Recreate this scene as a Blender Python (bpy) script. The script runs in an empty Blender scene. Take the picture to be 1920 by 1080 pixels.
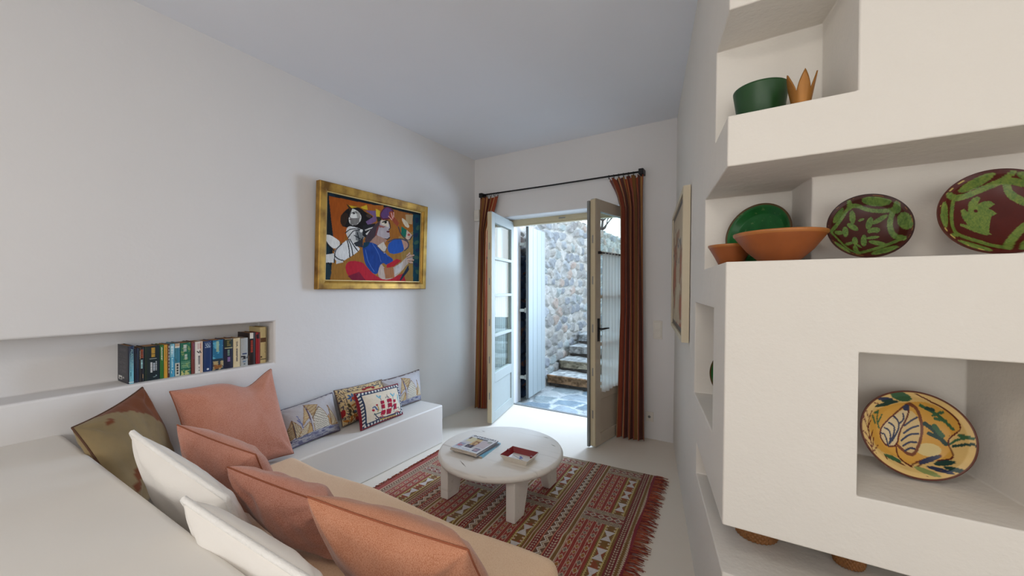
import bpy, bmesh, math, random
import numpy as np
from mathutils import Vector, Matrix, noise as mnoise
random.seed(7); RNG = np.random.RandomState(11)
SC = bpy.context.scene
COL = SC.collection
PI = math.pi

# ---------------------------------------------------------------- colour
def lin(c):
    c = np.asarray(c, dtype=float) / 255.0
    return np.where(c <= 0.04045, c / 12.92, ((c + 0.055) / 1.055) ** 2.4)
def l4(c):
    v = lin(c); return (float(v[0]), float(v[1]), float(v[2]), 1.0)

# ---------------------------------------------------------------- materials
def _new(name):
    m = bpy.data.materials.new(name); m.use_nodes = True
    nt = m.node_tree; b = nt.nodes['Principled BSDF']
    return m, nt, b
def N(nt, t, **kw):
    n = nt.nodes.new(t)
    for k, v in kw.items(): setattr(n, k, v)
    return n
def add_bump(nt, b, scale=40, strength=.1, dist=.01, detail=4, coord='Object', prev=None):
    tc = N(nt, 'ShaderNodeTexCoord'); nz = N(nt, 'ShaderNodeTexNoise')
    nz.inputs['Scale'].default_value = scale; nz.inputs['Detail'].default_value = detail
    bp = N(nt, 'ShaderNodeBump'); bp.inputs['Strength'].default_value = strength; bp.inputs['Distance'].default_value = dist
    nt.links.new(tc.outputs[coord], nz.inputs['Vector']); nt.links.new(nz.outputs['Fac'], bp.inputs['Height'])
    if prev: nt.links.new(prev.outputs['Normal'], bp.inputs['Normal'])
    nt.links.new(bp.outputs['Normal'], b.inputs['Normal'])
    return bp
def mat(name, col, rough=.6, var=.0, vscale=5, bump=None, metal=0, spec=.5, sheen=0, coat=0, bump2=None):
    m, nt, b = _new(name)
    c = l4(col)
    b.inputs['Base Color'].default_value = c; b.inputs['Roughness'].default_value = rough
    b.inputs['Metallic'].default_value = metal; b.inputs['Specular IOR Level'].default_value = spec
    if sheen: b.inputs['Sheen Weight'].default_value = sheen
    if coat: b.inputs['Coat Weight'].default_value = coat
    if var:
        tc = N(nt, 'ShaderNodeTexCoord'); nz = N(nt, 'ShaderNodeTexNoise')
        nz.inputs['Scale'].default_value = vscale; nz.inputs['Detail'].default_value = 6
        mx = N(nt, 'ShaderNodeMix', data_type='RGBA')
        mx.inputs['A'].default_value = tuple(x * (1 - var) for x in c[:3]) + (1,)
        mx.inputs['B'].default_value = tuple(min(1, x * (1 + var)) for x in c[:3]) + (1,)
        nt.links.new(tc.outputs['Object'], nz.inputs['Vector']); nt.links.new(nz.outputs['Fac'], mx.inputs['Factor'])
        nt.links.new(mx.outputs['Result'], b.inputs['Base Color'])
    p = None
    if bump: p = add_bump(nt, b, *bump)
    if bump2: add_bump(nt, b, *bump2, prev=p)
    return m
def attr_mat(name, rough=.7, bump=None, spec=.5, sheen=0, coat=0, weave=None):
    m, nt, b = _new(name)
    a = N(nt, 'ShaderNodeAttribute', attribute_name='Col')
    nt.links.new(a.outputs['Color'], b.inputs['Base Color'])
    b.inputs['Roughness'].default_value = rough; b.inputs['Specular IOR Level'].default_value = spec
    if sheen: b.inputs['Sheen Weight'].default_value = sheen
    if coat: b.inputs['Coat Weight'].default_value = coat; b.inputs['Coat Roughness'].default_value = .12
    if bump: add_bump(nt, b, *bump)
    return m

# ---------------------------------------------------------------- mesh objects
def wloc(o):
    v = Vector(o.location)
    while o.parent: o = o.parent; v = v + Vector(o.location)
    return v
def tag(o, label=None, cat=None, group=None, kind=None):
    if label: o['label'] = label
    if cat: o['category'] = cat
    if group: o['group'] = group
    if kind: o['kind'] = kind
    return o
def thing(name, loc, label, cat, group=None):
    o = bpy.data.objects.new(name, None); COL.objects.link(o)
    o.location = loc; o.empty_display_size = .05
    return tag(o, label, cat, group)
def obj(name, V, F, m, parent=None, smooth=False, cols=None, label=None, mids=None):
    """link ONE mesh; V are world coordinates"""
    V = np.asarray(V, dtype=float).reshape(-1, 3)
    if parent is not None: off = np.array(wloc(parent))
    else:
        lo, hi = V.min(0), V.max(0); off = np.array([(lo[0] + hi[0]) / 2, (lo[1] + hi[1]) / 2, lo[2]])
    me = bpy.data.meshes.new(name)
    me.from_pydata((V - off).tolist(), [], [list(map(int, f)) for f in F])
    mats = m if isinstance(m, (list, tuple)) else [m]
    for x in mats: me.materials.append(x)
    if mids is not None: me.polygons.foreach_set('material_index', np.asarray(mids, dtype=np.int32))
    if smooth: me.polygons.foreach_set('use_smooth', np.ones(len(me.polygons), dtype=bool))
    if cols is not None:
        at = me.color_attributes.new('Col', 'FLOAT_COLOR', 'POINT')
        c = np.ones((len(V), 4)); c[:, :3] = cols
        at.data.foreach_set('color', c.astype(np.float32).ravel())
    me.update()
    o = bpy.data.objects.new(name, me); COL.objects.link(o)
    if parent is not None: o.parent = parent
    else: o.location = off
    if label: o['label'] = label
    return o
def struct(name, V, F, m, smooth=False, cols=None):
    return tag(obj(name, V, F, m, None, smooth, cols), kind='structure')
def bevel_mod(o, w=.015, seg=3, ang=30):
    b = o.modifiers.new('Bevel', 'BEVEL'); b.width = w; b.segments = seg; b.limit_method = 'ANGLE'
    b.angle_limit = math.radians(ang); b.harden_normals = True; b.use_clamp_overlap = True
    o.data.polygons.foreach_set('use_smooth', np.ones(len(o.data.polygons), dtype=bool))
    return o

class MB:
    """collects shapes; all coordinates world unless xf is given"""
    def __init__(s, xf=None): s.V = []; s.F = []; s.xf = xf; s.M = []
    def add(s, V, F, mid=0):
        n = len(s.V)
        for v in V:
            v = Vector(v)
            if s.xf is not None: v = s.xf @ v
            s.V.append(tuple(v))
        s.F += [[i + n for i in f] for f in F]; s.M += [mid] * len(F); return s
    def box(s, x0, x1, y0, y1, z0, z1, bev=0, seg=2, mid=0):
        V, F = rbox(x0, x1, y0, y1, z0, z1, bev, seg); return s.add(V, F, mid)
    def tube(s, pts, r, n=10, mid=0, cap=True):
        V, F = tube(pts, r, n, cap); return s.add(V, F, mid)
    def build(s, name, m, parent=None, smooth=False, **k): return obj(name, s.V, s.F, m, parent, smooth, mids=s.M if isinstance(m, (list, tuple)) else None, **k)

def rbox(x0, x1, y0, y1, z0, z1, bev=0, seg=2):
    bm = bmesh.new(); bmesh.ops.create_cube(bm, size=1)
    for v in bm.verts:
        v.co = Vector(((x0 + x1) / 2 + v.co.x * (x1 - x0), (y0 + y1) / 2 + v.co.y * (y1 - y0), (z0 + z1) / 2 + v.co.z * (z1 - z0)))
    if bev: bmesh.ops.bevel(bm, geom=bm.edges[:], offset=bev, segments=seg, profile=.5, affect='EDGES')
    bmesh.ops.recalc_face_normals(bm, faces=bm.faces[:])
    bm.verts.index_update()
    V = [tuple(v.co) for v in bm.verts]; F = [[v.index for v in f.verts] for f in bm.faces]; bm.free()
    return V, F
def tube(pts, r, n=10, cap=True):
    pts = [Vector(p) for p in pts]; V = []; F = []
    rs = r if isinstance(r, (list, tuple)) else [r] * len(pts)
    t0 = (pts[1] - pts[0]).normalized()
    up = Vector((0, 0, 1)) if abs(t0.z) < .9 else Vector((1, 0, 0))
    a = t0.cross(up).normalized()
    for i, p in enumerate(pts):
        t = (pts[min(i + 1, len(pts) - 1)] - pts[max(i - 1, 0)])
        t = t.normalized() if t.length > 1e-9 else t0
        a = (a - t * a.dot(t)); a = a.normalized() if a.length > 1e-6 else t.orthogonal().normalized()
        b = t.cross(a)
        for k in range(n):
            an = 2 * PI * k / n; V.append(tuple(p + (a * math.cos(an) + b * math.sin(an)) * rs[i]))
    for i in range(len(pts) - 1):
        for k in range(n):
            k2 = (k + 1) % n; F.append([i * n + k, i * n + k2, (i + 1) * n + k2, (i + 1) * n + k])
    if cap:
        F.append(list(range(n))[::-1]); F.append([(len(pts) - 1) * n + k for k in range(n)])
    return V, F
def lathe(prof, n=48, center=(0, 0, 0), closed=False):
    V = []; F = []; cx, cy, cz = center
    for r, z in prof:
        for k in range(n):
            a = 2 * PI * k / n; V.append((cx + r * math.cos(a), cy + r * math.sin(a), cz + z))
    m = len(prof); rng = m if closed else m - 1
    for i in range(rng):
        for k in range(n):
            k2 = (k + 1) % n; j = (i + 1) % m; F.append([i * n + k, i * n + k2, j * n + k2, j * n + k])
    return V, F
def grid_faces(nu, nv, off=0, flip=False):
    i, j = np.meshgrid(np.arange(nu - 1), np.arange(nv - 1), indexing='ij')
    a = (off + i * nv + j).ravel(); b = a + nv; c = b + 1; d = a + 1
    return (np.stack([a, d, c, b], 1) if flip else np.stack([a, b, c, d], 1)).tolist()
def torus(c, R, r, axis='x', n=18, m=6):
    V = []; F = []
    for i in range(n):
        a = 2 * PI * i / n
        for j in range(m):
            b = 2 * PI * j / m; q = R + r * math.cos(b); h = r * math.sin(b)
            p = {'x': (h, q * math.cos(a), q * math.sin(a)), 'z': (q * math.cos(a), q * math.sin(a), h), 'y': (q * math.cos(a), h, q * math.sin(a))}[axis]
            V.append((c[0] + p[0], c[1] + p[1], c[2] + p[2]))
    for i in range(n):
        for j in range(m):
            F.append([i * m + j, ((i + 1) % n) * m + j, ((i + 1) % n) * m + (j + 1) % m, i * m + (j + 1) % m])
    return V, F
def csg(us, ys, zs, solid, xf=None, skip=None):
    """boundary quads of a solid made of grid cells"""
    us, ys, zs = [sorted(set(np.round(a, 5))) for a in (us, ys, zs)]
    nu, ny, nz = len(us) - 1, len(ys) - 1, len(zs) - 1
    S = np.zeros((nu + 2, ny + 2, nz + 2), bool)
    for i in range(nu):
        for j in range(ny):
            for k in range(nz):
                S[i + 1, j + 1, k + 1] = solid((us[i] + us[i + 1]) / 2, (ys[j] + ys[j + 1]) / 2, (zs[k] + zs[k + 1]) / 2)
    idx = {}; V = []; F = []
    def vid(i, j, k):
        if (i, j, k) not in idx:
            p = (us[i], ys[j], zs[k]); idx[(i, j, k)] = len(V); V.append(xf(*p) if xf else p)
        return idx[(i, j, k)]
    D = [((1, 0, 0), [(1, 0, 0), (1, 1, 0), (1, 1, 1), (1, 0, 1)]), ((-1, 0, 0), [(0, 0, 0), (0, 0, 1), (0, 1, 1), (0, 1, 0)]),
         ((0, 1, 0), [(0, 1, 0), (0, 1, 1), (1, 1, 1), (1, 1, 0)]), ((0, -1, 0), [(0, 0, 0), (1, 0, 0), (1, 0, 1), (0, 0, 1)]),
         ((0, 0, 1), [(0, 0, 1), (1, 0, 1), (1, 1, 1), (0, 1, 1)]), ((0, 0, -1), [(0, 0, 0), (0, 1, 0), (1, 1, 0), (1, 0, 0)])]
    for i in range(nu):
        for j in range(ny):
            for k in range(nz):
                if not S[i + 1, j + 1, k + 1]: continue
                for d, q in D:
                    if S[i + 1 + d[0], j + 1 + d[1], k + 1 + d[2]]: continue
                    c = ((us[i] + us[i + 1]) / 2 + d[0] * (us[i + 1] - us[i]) / 2, (ys[j] + ys[j + 1]) / 2 + d[1] * (ys[j + 1] - ys[j]) / 2, (zs[k] + zs[k + 1]) / 2 + d[2] * (zs[k + 1] - zs[k]) / 2)
                    if skip and skip(*c): continue
                    F.append([vid(i + a, j + b, k + e) for a, b, e in q])
    return V, F

# ---------------------------------------------------------------- drawing on vertices
def inpoly(X, Y, P):
    r = np.zeros(X.shape, bool); n = len(P)
    for i in range(n):
        x0, y0 = P[i]; x1, y1 = P[(i + 1) % n]
        if y0 == y1: continue
        c = ((y0 > Y) != (y1 > Y)) & (X < (x1 - x0) * (Y - y0) / (y1 - y0) + x0); r ^= c
    return r
def smooth_poly(P, closed=False, it=2):
    P = [tuple(p) for p in P]
    for _ in range(it):
        Q = []; n = len(P); rng = n if closed else n - 1
        if not closed: Q.append(P[0])
        for i in range(rng):
            a, b = P[i], P[(i + 1) % n]
            Q += [tuple(.75 * x + .25 * y for x, y in zip(a, b)), tuple(.25 * x + .75 * y for x, y in zip(a, b))]
        if not closed: Q.append(P[-1])
        P = Q
    return P
def linedist(X, Y, P):
    d = np.full(X.shape, 1e9)
    for (x0, y0), (x1, y1) in zip(P[:-1], P[1:]):
        dx, dy = x1 - x0, y1 - y0; L = dx * dx + dy * dy + 1e-12
        t = np.clip(((X - x0) * dx + (Y - y0) * dy) / L, 0, 1)
        d = np.minimum(d, np.hypot(X - x0 - t * dx, Y - y0 - t * dy))
    return d
def inell(X, Y, cx, cy, a, b, rot=0):
    r = math.radians(rot); dx, dy = X - cx, Y - cy
    return ((dx * math.cos(r) + dy * math.sin(r)) / a) ** 2 + ((-dx * math.sin(r) + dy * math.cos(r)) / b) ** 2 < 1
def put(C, mask, col): C[mask] = lin(col)
def hsh(a, b=0, s=0):
    v = np.sin(np.asarray(a) * 127.1 + np.asarray(b) * 311.7 + s * 74.7) * 43758.5453
    return v - np.floor(v)
def vnoise(x, y, s=0):
    xi, yi = np.floor(x), np.floor(y); fx, fy = x - xi, y - yi
    fx = fx * fx * (3 - 2 * fx); fy = fy * fy * (3 - 2 * fy)
    return (hsh(xi, yi, s) * (1 - fx) + hsh(xi + 1, yi, s) * fx) * (1 - fy) + (hsh(xi, yi + 1, s) * (1 - fx) + hsh(xi + 1, yi + 1, s) * fx) * fy
def fnoise(x, y, s=0, o=4):
    r = 0; a = .5
    for k in range(o): r = r + a * vnoise(x * 2 ** k, y * 2 ** k, s + k); a *= .5
    return r
def homog(src, dst):
    A = []
    for (x, y), (u, v) in zip(src, dst):
        A.append([x, y, 1, 0, 0, 0, -u * x, -u * y, -u]); A.append([0, 0, 0, x, y, 1, -v * x, -v * y, -v])
    return np.linalg.svd(np.array(A))[2][-1].reshape(3, 3)
def happly(H, x, y):
    w = H[2, 0] * x + H[2, 1] * y + H[2, 2]
    return (H[0, 0] * x + H[0, 1] * y + H[0, 2]) / w, (H[1, 0] * x + H[1, 1] * y + H[1, 2]) / w
UNIT = [(0, 0), (1, 0), (1, 1), (0, 1)]
# ---------------------------------------------------------------- camera: level, at eye height, wide lens
cam = bpy.data.cameras.new('camera'); cam.sensor_width = 36; cam.lens = 730 / 1920 * 36; cam.clip_start = .03
camo = bpy.data.objects.new('camera', cam); COL.objects.link(camo)
YAW = math.atan(442 / 730)
camo.location = (0, 0, 1.40); camo.rotation_euler = (PI / 2, 0, YAW); SC.camera = camo
SC.view_settings.view_transform = 'Standard'; SC.view_settings.look = 'None'
SC.view_settings.gamma = 1; SC.view_settings.use_curve_mapping = False; SC.view_settings.exposure = 0.0

# ---------------------------------------------------------------- shell materials
M = {}
M['plaster'] = mat('white_plaster', (224, 221, 219), .85, .02, 3, bump=(9, .12, .02, 4), bump2=(70, .10, .004, 3), spec=.25)
M['plaster_rough'] = mat('white_lime_plaster', (225, 219, 210), .85, .025, 5, bump=(14, .16, .02, 5), bump2=(90, .18, .004, 3), spec=.25)
M['ceiling'] = mat('white_ceiling_plaster', (232, 233, 238), .9, .015, 3, bump=(6, .08, .02, 4), spec=.2)
M['screed'] = mat('pale_screed', (224, 214, 200), .42, .06, 2.2, bump=(7, .05, .01, 5), spec=.4)
M['polished'] = mat('smooth_white_screed', (226, 221, 213), .5, .025, 3, bump=(8, .06, .01, 4), spec=.4)

XL, YD, H = -2.80, 3.76, 2.93          # left wall face, door wall face, ceiling
SK = .2121                              # the right wall runs at an angle: x = u - SK*y
U0 = .2337
LEAN = .012
def uw(u, y, z): return (u - SK * y + LEAN * (z - 1.0), y, z)

V, F = rbox(-3.1, 3.0, -3.4, 4.04, -.2, 0); struct('floor', V, F, M['screed'])
V, F = rbox(-3.1, 3.0, -3.4, 4.3, H, H + .2); struct('ceiling', V, F, M['ceiling'])
# left wall with its long book niche
NY0, NY1, NZ0, NZ1, NX = -.55, 1.45, .885, 1.168, -3.0
def sol(x, y, z): return not (x > NX and NY0 < y < NY1 and NZ0 < z < NZ1)
V, F = csg([-3.3, NX, XL], [-3.2, NY0, NY1, 4.3], [-.1, NZ0, NZ1, 3.1], sol)
bevel_mod(struct('wall_left', V, F, M['plaster']), .014, 3)
# door wall with the deep door opening
DX0, DX1, DZ = -2.47, -.965, 2.207
def sol(x, y, z): return not (DX0 < x < DX1 and z < DZ)
V, F = csg([-3.2, DX0, DX1, -.2], [YD, 4.30], [-.1, DZ, 3.1], sol)
bevel_mod(struct('wall_door', V, F, M['plaster']), .012, 3)
# right wall (angled) from the door wall to the shelf unit
V = [uw(U0, 2.5, -.1), uw(U0, 3.9, -.1), uw(U0, 3.9, 3.1), uw(U0, 2.5, 3.1), uw(U0 + .3, 2.5, -.1), uw(U0 + .3, 3.9, -.1), uw(U0 + .3, 3.9, 3.1), uw(U0 + .3, 2.5, 3.1)]
F = [[1, 0, 3, 2], [4, 5, 6, 7], [2, 6, 5, 1], [3, 7, 6, 2], [0, 1, 5, 4]]
struct('wall_right', V, F, M['plaster_rough'])
# rest of the room behind the camera, with its windows
V, F = csg([-3.1, -1.9, -.3, .5, 2.1, 3.0], [-3.4, -3.2], [-.1, .8, 2.3, 3.1], lambda x, y, z: not ((-1.9 < x < -.3 or .5 < x < 2.1) and .8 < z < 2.3))
struct('wall_back', V, F, M['plaster'])
V, F = csg([2.6, 2.8], [-3.4, -2.2, -.4, 1.6], [-.1, .8, 2.3, 3.1], lambda x, y, z: not (-2.2 < y < -.4 and .8 < z < 2.3))
struct('wall_side', V, F, M['plaster'])
def window_frame(name, x0, x1, y0, y1):
    b = MB()
    horiz = (x1 - x0) > (y1 - y0); z0, z1 = .8, 2.3; t = .06
    b.box(x0, x1, y0, y1, z0, z0 + t); b.box(x0, x1, y0, y1, z1 - t, z1)
    if horiz:
        for c in (x0 + t / 2, (x0 + x1) / 2, x1 - t / 2): b.box(c - t / 2, c + t / 2, y0, y1, z0 + t, z1 - t)
    else:
        for c in (y0 + t / 2, (y0 + y1) / 2, y1 - t / 2): b.box(x0, x1, c - t / 2, c + t / 2, z0 + t, z1 - t)
    tag(b.build(name, M['polished']), kind='structure')
window_frame('window_1', -1.9, -.3, -3.33, -3.28); window_frame('window_2', .5, 2.1, -3.33, -3.28); window_frame('window_3', 2.68, 2.73, -2.2, -.4)

# ---------------------------------------------------------------- built-in stepped shelf unit
YF = 1.41
cuts = [(-9, 9, -9, 2.10, .494, .645),           # slot under the block
        (-9, .53, 1.63, 2.217, .86, 1.325),      # niche open on the side
        (.559, .957, -9, 1.772, .826, 1.222),    # square niche
        (-9, 9, -9, 1.70, 1.483, 1.785), (-9, .543, -9, 1.894, 1.483, 1.785),   # long ledge
        (-9, .548, -9, 1.646, 1.945, 2.28)]      # top ledge
def sol(u, y, z):
    if u < U0: return False
    for a, b, c, d, e, f in cuts:
        if a < u < b and c < y < d and e < z < f: return False
    return True
us = [U0, .53, .543, .548, .559, .957, 1.6, 2.95]; ys = [YF, 1.63, 1.646, 1.70, 1.772, 1.894, 2.10, 2.217, 2.5]
zs = [0.0, .494, .645, .826, .86, 1.222, 1.325, 1.483, 1.785, 1.945, 2.28, H]
V, F = csg(us, ys, zs, sol, uw, skip=lambda u, y, z: y > 2.49 or z > H - .01 or z < .01)
shelf = obj('built_in_shelf', V, F, M['plaster_rough'])
tag(shelf, 'white plastered built-in wall shelf unit with stepped ledges and square niche', 'shelf'); bevel_mod(shelf, .026, 5)

# ---------------------------------------------------------------- low wall behind the daybed, masonry bench
V, F = rbox(XL - .02, .6, -.35, .486, 0, .705); b = struct('wall_low', V, F, M['polished']); bevel_mod(b, .03, 4)
def sol(x, y, z):
    if x < -2.36: return z < .343
    return y < 1.25 and z < .24
V, F = csg([XL + .0005, -2.36, -.63], [.4865, 1.25, 2.69], [0, .24, .343], sol)
bench = obj('masonry_bench', V, F, M['polished'])
tag(bench, 'smooth white masonry bench built along the wall under the painting', 'bench'); bevel_mod(bench, .012, 3)
# ---------------------------------------------------------------- door frame, glazed leaves
M['door_in'] = mat('beige_door_paint', (192, 180, 162), .5, .04, 12, bump=(60, .05, .003, 3))
M['door_out'] = mat('grey_green_door_paint', (162, 168, 164), .5, .03, 12, bump=(60, .05, .003, 3))
M['door_edge'] = mat('cream_door_edge', (196, 182, 150), .5, .05, 15)
M['rebate'] = mat('grey_rebate', (120, 122, 120), .5, .05, 15)
M['iron'] = mat('dark_iron', (38, 36, 38), .45, .1, 30, metal=.6)
M['steel'] = mat('brushed_steel', (150, 148, 142), .35, .05, 40, metal=.9)
m, nt, b = _new('clear_glass'); nt.nodes.remove(b)
out = nt.nodes['Material Output']; tr = N(nt, 'ShaderNodeBsdfTransparent'); gl = N(nt, 'ShaderNodeBsdfGlossy'); mx = N(nt, 'ShaderNodeMixShader'); fr = N(nt, 'ShaderNodeLayerWeight'); pw = N(nt, 'ShaderNodeMath', operation='POWER'); ml = N(nt, 'ShaderNodeMath', operation='MULTIPLY_ADD')
tr.inputs['Color'].default_value = (.90, .97, .97, 1); gl.inputs['Roughness'].default_value = .01; fr.inputs['Blend'].default_value = .5; pw.inputs[1].default_value = 3.5; ml.inputs[1].default_value = .75; ml.inputs[2].default_value = .04
nt.links.new(fr.outputs['Facing'], pw.inputs[0]); nt.links.new(pw.outputs[0], ml.inputs[0]); nt.links.new(ml.outputs[0], mx.inputs['Fac']); nt.links.new(tr.outputs[0], mx.inputs[1]); nt.links.new(gl.outputs[0], mx.inputs[2]); nt.links.new(mx.outputs[0], out.inputs['Surface'])
M['glass'] = m

fb = MB()
fb.box(DX0, DX1, 3.98, 4.05, DZ - .052, DZ); fb.box(DX0, DX0 + .045, 3.98, 4.05, 0, DZ - .052); fb.box(DX1 - .045, DX1, 3.98, 4.05, 0, DZ - .052)
fb.box(DX0 + .045, DX1 - .045, 3.995, 4.05, DZ - .07, DZ - .052, 0)
fr_ = fb.build('door_frame', M['door_edge']); fr_.name = 'trim_1'; tag(fr_, kind='structure')
lk = MB(); lk.box(-1.80, -1.72, 3.972, 3.982, DZ - .035, DZ - .02, .002); lk.build('strike_plate', M['steel'], fr_)
V, F = rbox(DX0, DX1, 4.02, 4.06, -.02, .006); struct('trim_2', V, F, M['rebate'])

W, HL, T = .715, 2.172, .046
ROWS = [(.50, .875), (.905, 1.295), (1.325, 1.685), (1.715, 2.07)]
def leaf(name, hinge, ang, inward):
    """local: hinge at x=0, leaf along +x, outdoor face at +y*s, z up; inward = sign of the indoor face in local y"""
    xf = Matrix.Translation(Vector(hinge)) @ Matrix.Rotation(ang, 4, 'Z')
    st = .085
    root = thing(name, hinge, None, None); root['kind'] = 'structure'
    y0, y1 = -T / 2, T / 2
    def part(nm, boxes, m, bev=.003):
        b = MB(xf)
        for q in boxes: b.box(*q, bev)
        return b.build(nm, m, root)
    yi = (y1 - .020, y1 + .0005) if inward > 0 else (y0 - .0005, y0 + .020)       # indoor skin
    yo = (y0 - .0005, y1 - .021) if inward > 0 else (y0 + .021, y1 + .0005)
    for (ya, yb), mm, nm in ((yi, M['door_in'], 'inner_frame'), (yo, M['door_out'], 'outer_frame')):
        bx = [(0, st, ya, yb, 0, HL), (W - st, W, ya, yb, 0, HL), (st, W - st, ya, yb, 2.07, HL), (st, W - st, ya, yb, .40, .50), (st, W - st, ya, yb, 0, .10)]
        for (a, b_), (c, d) in zip(ROWS[:-1], ROWS[1:]): bx.append((st, W - st, ya, yb, b_, c))
        part(nm, bx, mm)
    part('edge_strip', [(W + .0005, W + .012, y0, y1, .01, HL - .01)], M['door_edge'], .002)
    if inward > 0: part('rebate_strip', [(W + .001, W + .03, y0 - .024, y0 - .001, .0, HL - .02)], M['rebate'], .003)
    part('lower_panel', [(st - .005, W - st + .005, -.010, .010, .095, .405)], M['door_out'] if inward < 0 else M['door_in'], .002)
    for a, b_ in ROWS: part('glass_pane', [(st - .004, W - st + .004, -.003, .003, a - .004, b_ + .004)], M['glass'], 0)
    sy = y1 if inward > 0 else y0
    bolt = [(W + .012, W + .0135, -.006, .006, z, z + .07) for z in (.25, .62, 1.0, 1.42, 1.78)]
    for q in bolt: part('lock_plate', [q], M['steel'], 0)
    return root, xf
LHX, RHX = -2.415, -1.02
dl, XFL = leaf('door_1', (LHX, 3.985, .012), math.atan2(-.72, .165), -1)
dr, XFR = leaf('door_2', (RHX, 3.985, .012), math.atan2(-.76, -.146), 1)
# lever handle on the indoor face of the right leaf
hb = MB(XFR); yi = T / 2
hb.box(W - .062, W - .026, yi, yi + .006, .92, 1.12, .002); hp = hb.build('handle_plate', M['iron'], dr); hb = MB(XFR); hb.tube([(W - .044, yi, 1.03), (W - .044, yi + .045, 1.03)], .008, 10); hb.tube([(W - .044, yi + .043, 1.03), (W - .10, yi + .046, 1.032), (W - .155, yi + .043, 1.03)], [.008, .008, .006], 10)
hb.build('lever', M['iron'], hp, True)

# ---------------------------------------------------------------- sheer curtains on the leaves
m, nt, b = _new('white_voile'); out = nt.nodes['Material Output']
b.inputs['Base Color'].default_value = l4((238, 234, 230)); b.inputs['Roughness'].default_value = .9
tl = N(nt, 'ShaderNodeBsdfTranslucent'); tl.inputs['Color'].default_value = l4((245, 240, 236)); tp = N(nt, 'ShaderNodeBsdfTransparent')
m1 = N(nt, 'ShaderNodeMixShader'); m1.inputs[0].default_value = .5; m2 = N(nt, 'ShaderNodeMixShader'); m2.inputs[0].default_value = .16
nt.links.new(b.outputs[0], m1.inputs[1]); nt.links.new(tl.outputs[0], m1.inputs[2]); nt.links.new(m1.outputs[0], m2.inputs[1]); nt.links.new(tp.outputs[0], m2.inputs[2]); nt.links.new(m2.outputs[0], out.inputs['Surface'])
M['voile'] = m
def sheer(xf, side, label, seed):
    z0, z1 = .47, 1.705
    nu, nz = 90, 40; V = np.zeros((nu, nz, 3))
    for i in range(nu):
        s = i / (nu - 1)
        for j in range(nz):
            t = j / (nz - 1); z = z0 + (z1 - z0) * t
            amp = .010 * (.75 + .5 * (1 - t))
            x = .055 + s * (W - .13) + .02 * (s - .5) * (1 - t)
            y = side * (T / 2 + .018 + amp * math.sin(s * 2 * PI * 9 + 1.2 * math.sin(s * 7 + seed) + .6 * (1 - t) * math.sin(s * 11)))
            V[i, j] = xf @ Vector((x, y, z + .01 * math.sin(s * 13) * (1 - t)))
    base = xf @ Vector((W / 2, side * .04, z0))
    r = thing('sheer_curtain', base, label, 'curtain')
    obj('curtain_fabric', V.reshape(-1, 3), grid_faces(nu, nz), M['voile'], r, True)
    b = MB(xf); b.tube([(.045, side * (T / 2 + .018), z1 - .006), (W - .045, side * (T / 2 + .018), z1 - .006)], .005, 8)
    for x in (.045, W - .045): b.box(x - .008, x + .008, side * T / 2 - .001 if side > 0 else side * (T / 2 + .026), side * (T / 2 + .026) if side > 0 else side * T / 2 + .001, z1 - .018, z1 + .006, .002)
    b.build('curtain_wire', M['iron'], r)
sheer(XFR, 1, 'sheer white half curtain on the right door leaf beside the striped curtain', 1)
sheer(XFL, -1, 'sheer white half curtain behind the glass of the left door leaf', 2)

# ---------------------------------------------------------------- curtain rod and striped curtains
RY, RZ = 3.68, 2.472
rod = thing('curtain_rod', (-1.74, RY, RZ), 'thin black iron curtain rod fixed above the double door', 'curtain rod')
b = MB(); b.tube([(-2.66, RY, RZ + .004), (-1.74, RY, RZ - .002), (-.82, RY, RZ)], .008, 10); b.build('rod', M['iron'], rod, True)
for x in (-2.645, -.838):
    b = MB(); b.box(x - .022, x + .022, RY - .02, YD, RZ - .026, RZ + .026, .005); b.build('bracket', M['iron'], rod)
M['stripes'] = attr_mat('striped_cotton', .85, bump=(220, .15, .002, 2), sheen=.15)
STR = [((152, 60, 28), 5), ((176, 124, 62), 2), ((92, 34, 24), 3), ((190, 146, 92), 1.4), ((146, 62, 30), 4), ((140, 98, 46), 2.2), ((98, 36, 24), 2.4), ((194, 156, 106), 1.2), ((156, 66, 32), 4.5), ((78, 36, 26), 2.5), ((160, 112, 56), 1.8)]
def stripe_cols(c, shift):
    tot = sum(w for _, w in STR); p = ((c * 2.0 + shift) % 1) * tot; out = np.zeros((len(c), 3)); a = 0
    for col, w in STR:
        out[(p >= a) & (p < a + w)] = lin(col); a += w
    return out
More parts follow.
